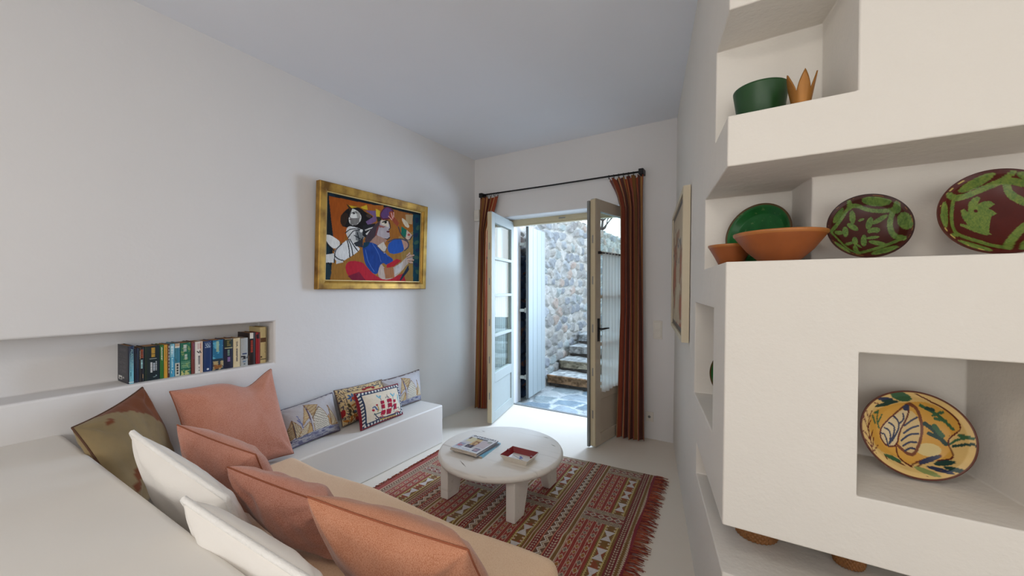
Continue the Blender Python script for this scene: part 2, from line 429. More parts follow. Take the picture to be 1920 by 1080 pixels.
def striped(name, label, edges, folds, shift, rings, ztop=2.437, redder=0):
    """edges: list of (z, xl, xr, y, amp)"""
    nu, nz = 260, 70; zz = np.linspace(ztop, .012, nz); E = np.array(sorted(edges)); s = np.linspace(0, 1, nu)
    V = np.zeros((nu, nz, 3)); C = np.zeros((nu, nz, 3)); cc = stripe_cols(s, shift)
    for j, z in enumerate(zz):
        xl, xr, y, am = [np.interp(z, E[:, 0], E[:, k]) for k in (1, 2, 3, 4)]
        ph = 2 * PI * folds * s + .9 * np.sin(s * 9 + shift * 5) + .25 * math.sin(z * 2.1)
        V[:, j, 0] = xl + (xr - xl) * (s + .028 * np.sin(2 * ph)); V[:, j, 1] = y + am * np.sin(ph) + .012 * np.sin(s * 23 + z)
        V[:, j, 2] = z + (.014 * np.cos(2 * PI * rings * s) * (z > 2.3) * ((z - 2.3) / .14)) + .006 * np.sin(s * 31) * (z < .2)
        C[:, j] = cc
    r = thing(name, ((edges[0][1] + edges[0][2]) / 2, RY, 0), label, 'curtain', 'striped curtains by the door')
    V2 = V.copy(); V2[:, :, 1] += .003
    Vall = np.concatenate([V.reshape(-1, 3), V2.reshape(-1, 3)]); n = nu * nz
    obj('curtain_fabric', Vall, grid_faces(nu, nz) + grid_faces(nu, nz, n, True), M['stripes'], r, True, np.concatenate([C.reshape(-1, 3)] * 2))
    xl, xr = [np.interp(ztop, E[:, 0], E[:, k]) for k in (1, 2)]
    for k in range(rings + 1):
        x = xl + (xr - xl) * (k / rings) * .985 + .004
        if abs(x + 2.645) < .03 or abs(x + .838) < .03: continue
        V_, F_ = torus((x, RY, RZ - .009), .018, .0028, 'x'); obj('curtain_ring', V_, F_, M['iron'], r, True)
striped('striped_curtain', 'long rust and olive striped curtain to the right of the door',
        [(2.44, -1.145, -.815, RY, .018), (2.28, -1.07, -.82, RY - .01, .030), (2.15, -1.035, -.82, RY - .015, .034), (1.2, -1.035, -.815, RY - .02, .036), (.0, -1.075, -.80, RY - .04, .040)], 5.5, .13, 7)
striped('striped_curtain', 'rust striped curtain gathered behind the left door leaf',
        [(2.44, -2.665, -2.415, RY, .020), (2.22, -2.675, -2.49, RY, .024), (2.05, -2.685, -2.54, RY, .026), (1.2, -2.70, -2.565, RY, .028), (.0, -2.735, -2.585, RY, .03)], 5.5, .57, 5)

# ---------------------------------------------------------------- outdoors: boarded shutter, stone wall, steps, paving
M['shutter'] = mat('pale_grey_boards', (152, 160, 160), .5, .03, 9, bump=(40, .06, .003, 3))
M['shutter_edge'] = mat('grey_board_edge', (104, 110, 112), .6, .05, 9)
sx0, sy0, sx1, sy1 = -2.375, 4.26, -2.44, 4.86
L = math.hypot(sx1 - sx0, sy1 - sy0); sxf = Matrix.Translation((sx0, sy0, 0)) @ Matrix.Rotation(math.atan2(sy1 - sy0, sx1 - sx0), 4, 'Z')
sh = thing('door_shutter', (sx0, sy0, .02), 'tall pale grey boarded shutter folded back against the stone wall outside', 'shutter')
for k in range(4):
    b = MB(sxf); b.box(k * L / 4 + .004, (k + 1) * L / 4 - .001, -.035, 0, .02, 2.17, .004); b.build('board', M['shutter'], sh)
b = MB(sxf); b.box(-.002, .004, -.036, -.001, .02, 2.17); b.build('edge_strip', M['shutter_edge'], sh)
for z in (.28, 1.12, 1.95):
    b = MB(sxf); b.box(.0, .30, 0, .02, z - .03, z + .03, .003); b.box(-.015, .03, .018, .085, z - .018, z + .018, .003); b.build('hinge', M['door_out'], sh)

M['stone'] = attr_mat('rubble_stone', .9, bump=(38, .5, .02, 6), spec=.2)
def rubble(P, Q, nu, nv, su, sv, seed, pal, mortar, depth, mw, W_, H_, jit=.42, extra=None):
    """P(u,v)->point, Q normal; stones laid in jittered courses"""
    r = np.random.RandomState(seed); S = []; row = 0; y = 0
    while y < H_ + sv:
        x = -r.rand() * su
        while x < W_ + su:
            w = su * (.55 + .9 * r.rand()); S.append((x + w / 2, y + sv * (.5 + (r.rand() - .5) * jit * 1.4))); x += w
        y += sv
    S = np.array(S); ids = r.rand(len(S))
    u = np.linspace(0, W_, nu); v = np.linspace(0, H_, nv); UU, VV = [a.ravel() for a in np.meshgrid(u, v, indexing='ij')]
    wx = UU + .12 * (fnoise(UU * 6, VV * 6, seed) - .5) + .03 * (fnoise(UU * 24, VV * 24, seed + 4) - .5); wy = VV + .10 * (fnoise(UU * 6, VV * 6, seed + 9) - .5) + .03 * (fnoise(UU * 24, VV * 24, seed + 6) - .5)
    d1 = np.full(len(UU), 9.); d2 = d1.copy(); i1 = np.zeros(len(UU), int)
    for k, (x, y) in enumerate(S):
        d = np.hypot((wx - x), (wy - y) * su / sv * .8)
        m = d < d1; d2 = np.where(m, d1, np.minimum(d2, d)); i1 = np.where(m, k, i1); d1 = np.where(m, d, d1)
    g = np.clip((d2 - d1 - .25 * mw) / mw, 0, 1); g = g * g * (3 - 2 * g)
    h = depth * g * (.5 + .5 * ids[i1]) + .5 * depth * (fnoise(UU * 16, VV * 16, seed + 3) - .5) * g + .012 * (fnoise(UU * 40, VV * 40, seed + 5) - .5)
    pal = np.array([lin(c) for c in pal]); pc = pal[(ids[i1] * len(pal)).astype(int)]
    nz = fnoise(UU * 11, VV * 11, seed + 2); nz2 = fnoise(UU * 30, VV * 30, seed + 7)
    C = pc * (.62 + .42 * nz + .36 * nz2)[:, None]
    mo = lin(mortar)[None] * (.75 + .5 * nz2)[:, None]; C = C * g[:, None] + mo * (1 - g[:, None])
    if extra is not None: C = extra(UU, VV, C, nz)
    pts = P(UU, VV) + Q * h[:, None]
    return pts, grid_faces(nu, nv), np.clip(C, 0, 1)
PAL = [(178, 178, 174), (160, 164, 166), (190, 186, 178), (150, 154, 158), (172, 168, 160), (196, 194, 188), (180, 164, 152), (164, 172, 170), (142, 146, 150), (184, 180, 172), (168, 172, 174), (154, 152, 148)]
LW = 5.2
def ex(UU, VV, C, nz):      # shade by the door jamb painted into the stone, with rust and navy stains
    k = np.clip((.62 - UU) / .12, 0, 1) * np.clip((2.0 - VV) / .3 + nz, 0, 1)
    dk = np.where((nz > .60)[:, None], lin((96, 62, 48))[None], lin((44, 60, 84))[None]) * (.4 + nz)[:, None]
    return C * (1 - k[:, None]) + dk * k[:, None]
P_ = lambda u, v: np.stack([np.full_like(u, -2.56), 4.05 + u, -.05 + v], 1)
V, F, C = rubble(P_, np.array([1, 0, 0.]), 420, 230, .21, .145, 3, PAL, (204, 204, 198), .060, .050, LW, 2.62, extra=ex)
# give the wall its thickness and top
def slab(V, F, C, nu, nv, back):
    V = np.asarray(V); n = len(V); g = np.arange(n).reshape(nu, nv); loop = list(g[:, 0]) + list(g[-1, 1:]) + list(g[-2::-1, -1]) + list(g[0, -2:0:-1])
    Bk = V[loop] + back; F = F + [[loop[i], n + i, n + (i + 1) % len(loop), loop[(i + 1) % len(loop)]] for i in range(len(loop))] + [[n + i for i in range(len(loop))]]
    return np.concatenate([V, Bk]), F, np.concatenate([C, C[loop]])
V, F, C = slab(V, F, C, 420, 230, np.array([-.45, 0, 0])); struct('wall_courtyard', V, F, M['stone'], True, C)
PAV = [(150, 160, 164), (128, 144, 152), (166, 170, 168), (140, 150, 150), (170, 166, 156), (118, 132, 140)]
P_ = lambda u, v: np.stack([-2.6 + u, 4.05 + v, np.full_like(u, -.045)], 1)
V, F, C = rubble(P_, np.array([0, 0, 1.]), 260, 150, .42, .30, 8, PAV, (186, 190, 188), .018, .06, 3.4, 1.5)
struct('floor_courtyard', V, F, M['stone'], True, C)
# the steps up along the wall
st = thing('stone_staircase', (-1.6, 5.6, -.03), 'rough stone staircase climbing beside the rubble wall outside the door', 'stairs')
def step(k):
    z1 = .135 + .165 * k; z0 = z1 - .115; y0 = 5.12 + .36 * k; x0 = -2.494 + .012 * k; x1 = .75; y1 = y0 + .52
    nx, npf = 150, 40; V = []; C = []
    prof = [(y1, z0), (y0 + .03, z0)] + [(y0 + .012 * math.sin(3 * q), z0 + (z1 - z0) * q) for q in np.linspace(0.05, .9, 14)] + [(y0 + .015, z1 - .006)] + [(y0 + .04 + (y1 - y0 - .04) * q, z1) for q in np.linspace(0, 1, 14)]
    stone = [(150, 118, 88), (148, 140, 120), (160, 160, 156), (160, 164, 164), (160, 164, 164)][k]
    for i in range(nx):
        x = x0 + (x1 - x0) * i / (nx - 1)
        for j, (y, z) in enumerate(prof):
            n1 = mnoise.noise((x * 3 + k * 7, y * 3, z * 3)); n2 = mnoise.noise((x * 13 + k * 3, y * 13, z * 13)); n3 = mnoise.noise((x * 42, y * 42, z * 42))
            V.append((x, y - .05 * n1 - .028 * n2 - .008 * n3, z + .024 * n1 + .012 * n2 + (0 if j > 1 else -.0)))
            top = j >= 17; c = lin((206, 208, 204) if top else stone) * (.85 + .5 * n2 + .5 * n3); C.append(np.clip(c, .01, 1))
    m = len(prof); F = grid_faces(nx, m) + [list(range(m)), [(nx - 1) * m + q for q in range(m)][::-1]]
    F += [[i * m + m - 1, (i + 1) * m + m - 1, (i + 1) * m, i * m] for i in range(nx - 1)]
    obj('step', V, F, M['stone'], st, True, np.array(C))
    # recessed riser below the slab
    V, F = rbox(x0, x1, y0 + .07, y1 - .02, z0 - .12 if k else -.06, z0 + .02); o = obj('riser', V, F, M['riser'], st)
M['riser'] = mat('dark_rubble_riser', (92, 88, 84), .95, .4, 18, bump=(30, .6, .03, 5))
for k in range(4): step(k)
V, F = rbox(-2.9, 1.6, 7.0, 9.2, -.06, .66); struct('floor_terrace', V, F, M['riser'])
V, F = rbox(.78, 1.2, 4.3, 9.0, -.06, 2.3); struct('wall_outside', V, F, M['plaster'])
V, F = rbox(-14, -3.0, 4.5, 22, 1.6, 2.2); struct('floor_upper', V, F, M['riser'])
# bare tree on the upper ground
M['bark'] = mat('grey_bark', (92, 82, 76), .9, .2, 20, bump=(30, .4, .02, 4))
TX, TY = -3.35, 10.2
tree = thing('bare_tree', (TX, TY, 2.2), 'leafless tree behind the stone wall seen through the right door pane', 'tree')
b = MB(); rr = random.Random(5)
trunk = [(TX, TY, 2.19), (TX + .03, TY, 2.6), (TX - .02, TY + .03, 2.95), (TX + .02, TY, 3.2)]
b.tube(trunk, [.06, .05, .04, .03], 8); b.build('trunk', M['bark'], tree, True)
def grow(p, d, l, r, n):
    b = MB(); pts = [p]; q = Vector(p); dd = Vector(d)
    for i in range(5):
        dd = (dd + Vector((rr.uniform(-.35, .35), rr.uniform(-.35, .35), rr.uniform(-.1, .3)))).normalized(); q = q + dd * l / 5; pts.append(tuple(q))
    b.tube(pts, [r * (1 - .14 * i) for i in range(6)], 6)
    kids = [(pts[3], dd + Vector((rr.uniform(-.8, .8), rr.uniform(-.8, .8), .3)), l * .6, r * .5) for _ in range(2)] + [(pts[4], dd + Vector((rr.uniform(-.8, .8), 0, .2)), l * .5, r * .4)]
    for kp, kd, kl, kr in kids:
        q = Vector(kp); kd = kd.normalized(); b.tube([tuple(q), tuple(q + kd * kl * .5 + Vector((0, 0, .02))), tuple(q + kd * kl)], [kr, kr * .7, kr * .3], 5)
    b.build('branch', M['bark'], tree, True)
for k in range(9):
    a = k * 2.4; grow(trunk[2 if k % 2 else 3], (math.cos(a), math.sin(a), .7), rr.uniform(.5, .8), .022, 3)
# ---------------------------------------------------------------- daybed mattress
def weave_mat(name, col, col2, rough=.95, scale=560, sheen=.3, var=.25):
    """two-tone linen: fine crossing threads and slubs"""
    m, nt, b = _new(name); tc = N(nt, 'ShaderNodeTexCoord')
    mp = N(nt, 'ShaderNodeMapping'); mp.inputs['Scale'].default_value = (1, 1, .4)
    n1 = N(nt, 'ShaderNodeTexNoise'); n1.inputs['Scale'].default_value = scale; n1.inputs['Detail'].default_value = 2
    n2 = N(nt, 'ShaderNodeTexNoise'); n2.inputs['Scale'].default_value = 9; n2.inputs['Detail'].default_value = 5
    ad = N(nt, 'ShaderNodeMath', operation='MULTIPLY_ADD'); ad.inputs[1].default_value = var; rp = N(nt, 'ShaderNodeValToRGB')
    rp.color_ramp.elements[0].position = .38; rp.color_ramp.elements[0].color = l4(col); rp.color_ramp.elements[1].position = .72; rp.color_ramp.elements[1].color = l4(col2)
    nt.links.new(tc.outputs['Object'], mp.inputs['Vector']); nt.links.new(mp.outputs[0], n1.inputs['Vector']); nt.links.new(tc.outputs['Object'], n2.inputs['Vector'])
    nt.links.new(n2.outputs['Fac'], ad.inputs[0]); nt.links.new(n1.outputs['Fac'], ad.inputs[2]); nt.links.new(ad.outputs[0], rp.inputs['Fac']); nt.links.new(rp.outputs['Color'], b.inputs['Base Color'])
    b.inputs['Roughness'].default_value = rough; b.inputs['Sheen Weight'].default_value = sheen; b.inputs['Specular IOR Level'].default_value = .2
    bp = N(nt, 'ShaderNodeBump'); bp.inputs['Strength'].default_value = .25; bp.inputs['Distance'].default_value = .003
    nt.links.new(n1.outputs['Fac'], bp.inputs['Height']); nt.links.new(bp.outputs[0], b.inputs['Normal'])
    return m
M['peach'] = weave_mat('peach_cotton', (222, 184, 148), (234, 202, 168), scale=260, sheen=.15, var=.3)
M['rust'] = weave_mat('rust_linen', (166, 92, 62), (206, 148, 128))
M['rust2'] = weave_mat('orange_linen', (166, 96, 60), (202, 144, 114))
M['white_linen'] = mat('white_linen', (232, 226, 218), .95, .03, 9, bump=(160, .2, .003, 3), sheen=.2, spec=.2)
M['white_cord'] = mat('white_cord', (236, 232, 226), .9, .05, 60, bump=(220, .5, .004, 2))

mt = thing('daybed_mattress', (-1.48, .89, .24), 'long peach daybed mattress with rounded edge along the low wall', 'mattress')
bm = bmesh.new(); bmesh.ops.create_cube(bm, size=1)
mx0, mx1, my0, my1, mz0, mz1 = -2.352, -.585, .49, 1.33, .241, .40
for v in bm.verts: v.co = Vector(((mx0 + mx1) / 2 + v.co.x * (mx1 - mx0), (my0 + my1) / 2 + v.co.y * (my1 - my0), (mz0 + mz1) / 2 + v.co.z * (mz1 - mz0)))
bmesh.ops.bevel(bm, geom=bm.edges[:], offset=.055, segments=6, profile=.5, affect='EDGES')
bmesh.ops.subdivide_edges(bm, edges=[e for e in bm.edges if e.calc_length() > .3], cuts=40, use_grid_fill=True)
for v in bm.verts:
    n = mnoise.noise((v.co.x * 2.2, v.co.y * 2.2, 0)) ; n2 = mnoise.noise((v.co.x * 9, v.co.y * 7, 3))
    if v.co.z > .33: v.co.z += .010 * n + .003 * n2
    if v.co.y > 1.2: v.co.y += .012 * n
V = [tuple(v.co) for v in bm.verts]; bm.verts.index_update(); F = [[v.index for v in f.verts] for f in bm.faces]; bm.free()
obj('cover', V, F, M['peach'], mt, True)
pip = [(mx0 + .05, my1 - .004, .348), (-1.5, my1 + .002, .35), (mx1 - .05, my1 - .004, .35), (mx1 - .015, my1 - .02, .35), (mx1 - .003, my1 - .06, .35), (mx1 - .003, my0 + .05, .35)]

# ---------------------------------------------------------------- cushions
def cushion(name, label, corners, thick, m, group=None, nu=56, nv=44, pinch=.07, paint=None, wr=.006, seed=0, piping=None, pr=.005, ears=0.0, sag=None, power=.42, base=None):
    """corners TL, TR, BR, BL as seen from the front; front face + back face share the seam"""
    TL, TR, BR, BL = [np.array(c, dtype=float) for c in corners]
    s = np.linspace(-1, 1, nu); t = np.linspace(-1, 1, nv)
    s = np.sign(s) * (1 - (1 - np.abs(s)) ** 1.35); t = np.sign(t) * (1 - (1 - np.abs(t)) ** 1.35)   # denser towards the seam
    S, T_ = np.meshgrid(s, t, indexing='ij')
    nrm = np.cross((BL - TL + BR - TR), (TR - TL + BR - BL)); nrm /= np.linalg.norm(nrm)
    Sp = S * (1 - pinch * (1 - T_ ** 2)); Tp = T_ * (1 - pinch * (1 - S ** 2))
    u = (Sp + 1) / 2; v = (Tp + 1) / 2
    mid = TL * ((1 - u) * (1 - v))[..., None] + TR * (u * (1 - v))[..., None] + BR * (u * v)[..., None] + BL * ((1 - u) * v)[..., None]
    f = ((1 - S ** 2) * (1 - T_ ** 2)) ** power
    f = f * (1 + ears * 0)
    edge = (1 - np.maximum(np.abs(S), np.abs(T_)))
    def side(sg, sd):
        n = np.zeros_like(S)
        for i in range(nu):
            for j in range(nv):
                p = (S[i, j] * 1.6 + sd, T_[i, j] * 1.6, sg * 3.1)
                a = mnoise.noise(p); b_ = mnoise.noise((S[i, j] * 5 + sd, T_[i, j] * 3, sg)); 
                n[i, j] = a * 1.4 + (b_ * .6)
        # gathers radiating from the corners
        ang = np.arctan2(1.02 - np.abs(T_), 1.02 - np.abs(S)); cr = np.exp(-((1 - np.abs(S)) ** 2 + (1 - np.abs(T_)) ** 2) * 2.2)
        n = n + .8 * cr * np.sin(ang * 9 + sd)
        h = sg * (thick / 2 * f + wr * n * np.minimum(1, edge * 5))
        P = mid + nrm * h[..., None]
        if sag is not None: P = P + sag(S, T_)
        return P
    Fr, Bk = side(1, seed + .3), side(-1, seed + 7.7)
    V = np.concatenate([Fr.reshape(-1, 3), Bk.reshape(-1, 3)]); n = nu * nv
    Fc = grid_faces(nu, nv, 0, True) + grid_faces(nu, nv, n, False)
    # weld the seam: reuse front border indices
    g = np.arange(n).reshape(nu, nv); border = np.zeros((nu, nv), bool); border[0] = border[-1] = True; border[:, 0] = border[:, -1] = True
    mp = {int(n + i): int(i) for i in g[border]}
    Fc = [[mp.get(int(i), int(i)) for i in f_] for f_ in Fc]
    used = sorted({i for f_ in Fc for i in f_}); rm = {o: k for k, o in enumerate(used)}; V = V[used]; Fc = [[rm[i] for i in f_] for f_ in Fc]
    cols = None
    if paint is not None:
        uf, vf = ((S + 1) / 2).ravel(), ((T_ + 1) / 2).ravel(); cf, cb = paint(uf, vf, 1), paint(uf, vf, -1)
        cols = np.concatenate([cf, cb])[used]
    z = V[:, 2].min(); c = V.mean(0)
    r = thing(name, (c[0], c[1], z), label, 'cushion', group)
    obj('cover', V, Fc, m, r, True, cols)
    if piping:
        loop = [Fr[i, 0] for i in range(nu)] + [Fr[-1, j] for j in range(1, nv)] + [Fr[i, -1] for i in range(nu - 2, -1, -1)] + [Fr[0, j] for j in range(nv - 2, 0, -1)]
        loop = loop[::2]; loop.append(loop[0]); Vt, Ft = tube(loop, pr, 6, False); obj('piping', Vt, Ft, piping, r, True)
    return r
SEAM = mat('rust_seam', (150, 84, 56), .95, .1, 60)
GR = 'rust linen cushions on the daybed'
def dip(a, b, w, amt, ax=2):
    def f(S, T_):
        o = np.zeros(S.shape + (3,)); o[..., ax] = amt * np.exp(-((S - a) / w) ** 2) * np.clip((.4 - T_), 0, 1.4); return o
    return f
# big one leaning on the left wall
cushion('rust_cushion', 'largest rust linen cushion leaning on the wall below the books', [(-2.70, .85, .835), (-2.71, 1.385, .87), (-2.42, 1.37, .37), (-2.42, .86, .36)], .23, M['rust'], GR, pinch=.075, seed=1, piping=SEAM, pr=.003, wr=.008,
        sag=dip(.42, 0, .38, -.05))
cushion('velvet_cushion', 'olive and brown velvet cushion wedged in the corner of the low wall', [(-2.42, .44, .815), (-2.74, .75, .875), (-2.69, .86, .42), (-2.20, .575, .42)], .16,
        attr_mat('olive_velvet', .75, bump=(30, .25, .01, 4), spec=.25, sheen=.12), None, pinch=.06, seed=4, wr=.012, piping=mat('brown_velvet_edge', (84, 50, 26), .7), pr=.004,
        paint=lambda u, v, s: np.where(((u * .75 - v * 1.1 + .06 * np.sin(u * 9) + .20 * (fnoise(u * 4, v * 4, 2) - .5) > .20) | (u > .90 + .06 * np.sin(v * 9)) | (fnoise(u * 2.6 + 4, v * 2.6, 9) > .70))[:, None], lin((116, 62, 30))[None], lin((140, 120, 84))[None]) * (.75 + .5 * fnoise(u * 6, v * 6, 5))[:, None])
WG = 'white linen cushions against the low wall'
cushion('white_cushion', 'white linen corded cushion nearest the olive cushion on the low wall', [(-1.99, .515, .855), (-1.43, .595, .725), (-1.44, .71, .42), (-2.0, .65, .42)], .14, M['white_linen'], WG, pinch=.04, seed=11, piping=M['white_cord'], pr=.010, wr=.006)
cushion('white_cushion', 'white linen corded cushion closest to the camera at the lower edge', [(-1.405, .475, .785), (-.84, .53, .72), (-.86, .66, .42), (-1.41, .63, .42)], .14, M['white_linen'], WG, pinch=.04, seed=16, piping=M['white_cord'], pr=.010, wr=.006)
cushion('rust_cushion', 'rust linen cushion standing between white cushion and the largest rust cushion', [(-2.14, .70, .80), (-1.68, .80, .735), (-1.70, .93, .42), (-2.15, .85, .42)], .18, M['rust'], GR, pinch=.05, seed=21, piping=SEAM, pr=.003, wr=.007)
cushion('rust_cushion', 'rust linen cushion in the middle of the front row with creased top', [(-1.655, .69, .735), (-1.22, .80, .67), (-1.16, .96, .42), (-1.62, .87, .42)], .18, M['rust'], GR, pinch=.05, seed=26, piping=SEAM, pr=.003, wr=.009)
cushion('rust_cushion', 'orange rust linen cushion cut off by the bottom edge nearest the daybed end', [(-1.13, .68, .775), (-.64, .83, .70), (-.61, .98, .42), (-1.11, .86, .42)], .20, M['rust2'], GR, pinch=.05, seed=33, piping=SEAM, pr=.003, wr=.008)

# ---- the four embroidered cushions on the bench (drawn after the photo)
M['tapestry'] = attr_mat('woven_tapestry', .95, bump=(260, .3, .003, 2), spec=.2, sheen=.1)
BOAT = homog(UNIT, [(15, 415), (940, 55), (1110, 660), (255, 1060)])
def paint_boats(dim):
    def f(u, v, side):
        C = np.tile(lin((188, 184, 186)), (len(u), 1)) * (.92 + .16 * fnoise(u * 60, v * 40, 3))[:, None]
        if side < 0: return C * dim
        X, Y = happly(BOAT, u, v)
        cream, dk, tan = (206, 190, 158), (96, 82, 70), (176, 140, 90)
        def sail(P, fill, hatch=None, per=22, a=1, b=1):
            m = inpoly(X, Y, P); put(C, m, fill)
            if hatch: put(C, m & ((((X * a + Y * b) / per) % 1) < .30), hatch)
            d = linedist(X, Y, P + [P[0]]); put(C, d < 5, (150, 112, 66))
        sail([(660, 355), (760, 430), (850, 545), (895, 690), (640, 810), (600, 700), (572, 580), (600, 470)], (212, 204, 186), (112, 102, 92), 26, .55, .83)
        sail([(430, 320), (650, 315), (565, 560), (500, 450)], (186, 162, 124), (150, 122, 88), 15, 1, -.6)
        sail([(430, 330), (520, 560), (450, 640), (400, 740), (415, 560)], (200, 176, 136), tan, 18, 1, .3)
        sail([(230, 630), (310, 690), (390, 750), (380, 900), (330, 920), (260, 720)], cream, dk, 20, .7, .7)
        sail([(225, 640), (310, 900), (250, 940), (180, 820)], (190, 168, 132), dk, 18, 1, -1)
        sail([(520, 640), (525, 780), (480, 860), (370, 890), (420, 760)], (208, 196, 170), (150, 120, 80), 20, 1, 1)
        sail([(530, 660), (605, 800), (580, 840), (500, 850)], (200, 170, 120), tan, 14, 1, .2)
        sail([(130, 720), (240, 930), (190, 930), (150, 850)], (176, 130, 80), dk, 16, 1, .4)
        sail([(820, 320), (900, 420), (1045, 580), (925, 640), (880, 460)], (204, 190, 160), (150, 124, 90), 20, .3, 1)
        sail([(850, 480), (925, 650), (880, 620), (840, 520)], (196, 150, 100))
        for P, w, c in [([(425, 320), (610, 830)], 9, (92, 74, 92)), ([(230, 625), (330, 925)], 7, (84, 72, 76)), ([(820, 320), (930, 650)], 5, (128, 92, 60)), ([(310, 550), (420, 760)], 6, (104, 112, 160)), ([(320, 630), (400, 700)], 10, (110, 118, 164)), ([(665, 350), (560, 580)], 6, (110, 88, 66))]:
            put(C, linedist(X, Y, P) < w, c)
        e = (X - 250) * (-.455) + 960 - Y        # waterline
        sea = (v > .85); n = fnoise(X / 60, (Y + X * .455) / 9, 5)
        put(C, sea & (n > .46), (120, 120, 142)); put(C, sea & (n <= .46), (166, 164, 170)); put(C, sea & (n > .60), (92, 92, 120))
        put(C, (v < .03) & (fnoise(u * 22, v, 3) > .4), (92, 78, 84))
        return C * dim
    return f
CB = mat('violet_cord', (92, 86, 108), .9, .2, 60)
CBB = mat('brown_cord', (104, 84, 78), .9, .2, 60)
BG = 'sailing boat cushions on the bench'
cushion('boat_cushion', 'grey sailing boat cushion beside the largest rust cushion', [(-2.715, 1.40, .565), (-2.715, 1.83, .60), (-2.575, 1.80, .352), (-2.54, 1.405, .352)], .145, M['tapestry'], BG, 110, 80, .055, paint_boats(1), .003, 41, CB, .005)
cushion('boat_cushion', 'grey sailing boat cushion at the far end of the bench', [(-2.715, 2.29, .595), (-2.715, 2.75, .612), (-2.625, 2.68, .352), (-2.60, 2.29, .352)], .145, M['tapestry'], BG, 110, 80, .055, paint_boats(.96), .003, 47, CBB, .005)

FLO = homog(UNIT, [(65, 390), (940, 235), (1010, 800), (190, 990)])
def paint_floral(u, v, side):
    C = np.tile(lin((206, 180, 132)), (len(u), 1)) * (.9 + .2 * fnoise(u * 40, v * 30, 3))[:, None]
    if side < 0: return np.tile(lin((96, 70, 50)), (len(u), 1))
    X, Y = happly(FLO, u, v)
    bord = (u < .10) | (v < .13) | (u > .92) | (v > .93); put(C, bord & (fnoise(u * 60, v * 44, 8) > .53), (78, 72, 80))
    put(C, (np.abs(u - .105) < .006) | (np.abs(v - .135) < .008), (88, 70, 60))
    for k in range(7):
        a = k * 2 * PI / 7 + .2; put(C, inell(X, Y, 295 + 52 * math.cos(a), 545 + 45 * math.sin(a), 36, 16, math.degrees(a)), (66, 98, 138))
    put(C, inell(X, Y, 310, 560, 34, 30), (176, 62, 38))
    for P in ([(340, 590), (400, 660), (420, 760), (330, 900), (310, 950)], [(400, 560), (380, 640), (410, 700)], [(240, 660), (280, 740), (330, 790), (340, 880)], [(250, 870), (330, 850), (420, 820)]): put(C, linedist(X, Y, smooth_poly(P)) < 8, (120, 78, 36))
    for e in [(235, 680, 42, 18, 60), (255, 770, 40, 22, 70), (355, 710, 42, 18, -35), (330, 790, 40, 26, 10), (420, 810, 40, 16, -20), (270, 830, 34, 14, 40)]: put(C, inell(X, Y, *e), (74, 66, 48))
    for e in [(310, 670, 46, 16, -30), (230, 920, 50, 18, 10), (370, 860, 60, 18, 40), (300, 890, 18, 50, 0)]: put(C, inell(X, Y, *e), (176, 110, 48))
    for e in [(440, 720, 50, 60, 0), (480, 670, 40, 40, 0), (420, 900, 60, 26, 20), (165, 800, 30, 60, 0), (600, 380, 60, 22, -10), (690, 385, 34, 26, 0), (520, 410, 40, 18, -12)]: put(C, inell(X, Y, *e), (150, 40, 42))
    for e in [(850, 365, 26, 14, -15), (740, 350, 22, 16, 0), (340, 780, 22, 20, 0)]: put(C, inell(X, Y, *e), (80, 92, 118))
    return C
cushion('floral_cushion', 'beige floral embroidered cushion behind the red ship cushion', [(-2.715, 1.845, .612), (-2.735, 2.32, .60), (-2.66, 2.30, .352), (-2.615, 1.85, .352)], .14, M['tapestry'], None, 110, 80, .05, paint_floral, .004, 52, CBB, .004)
SHP = homog(UNIT, [(425, 430), (1130, 295), (1235, 800), (525, 1060)])
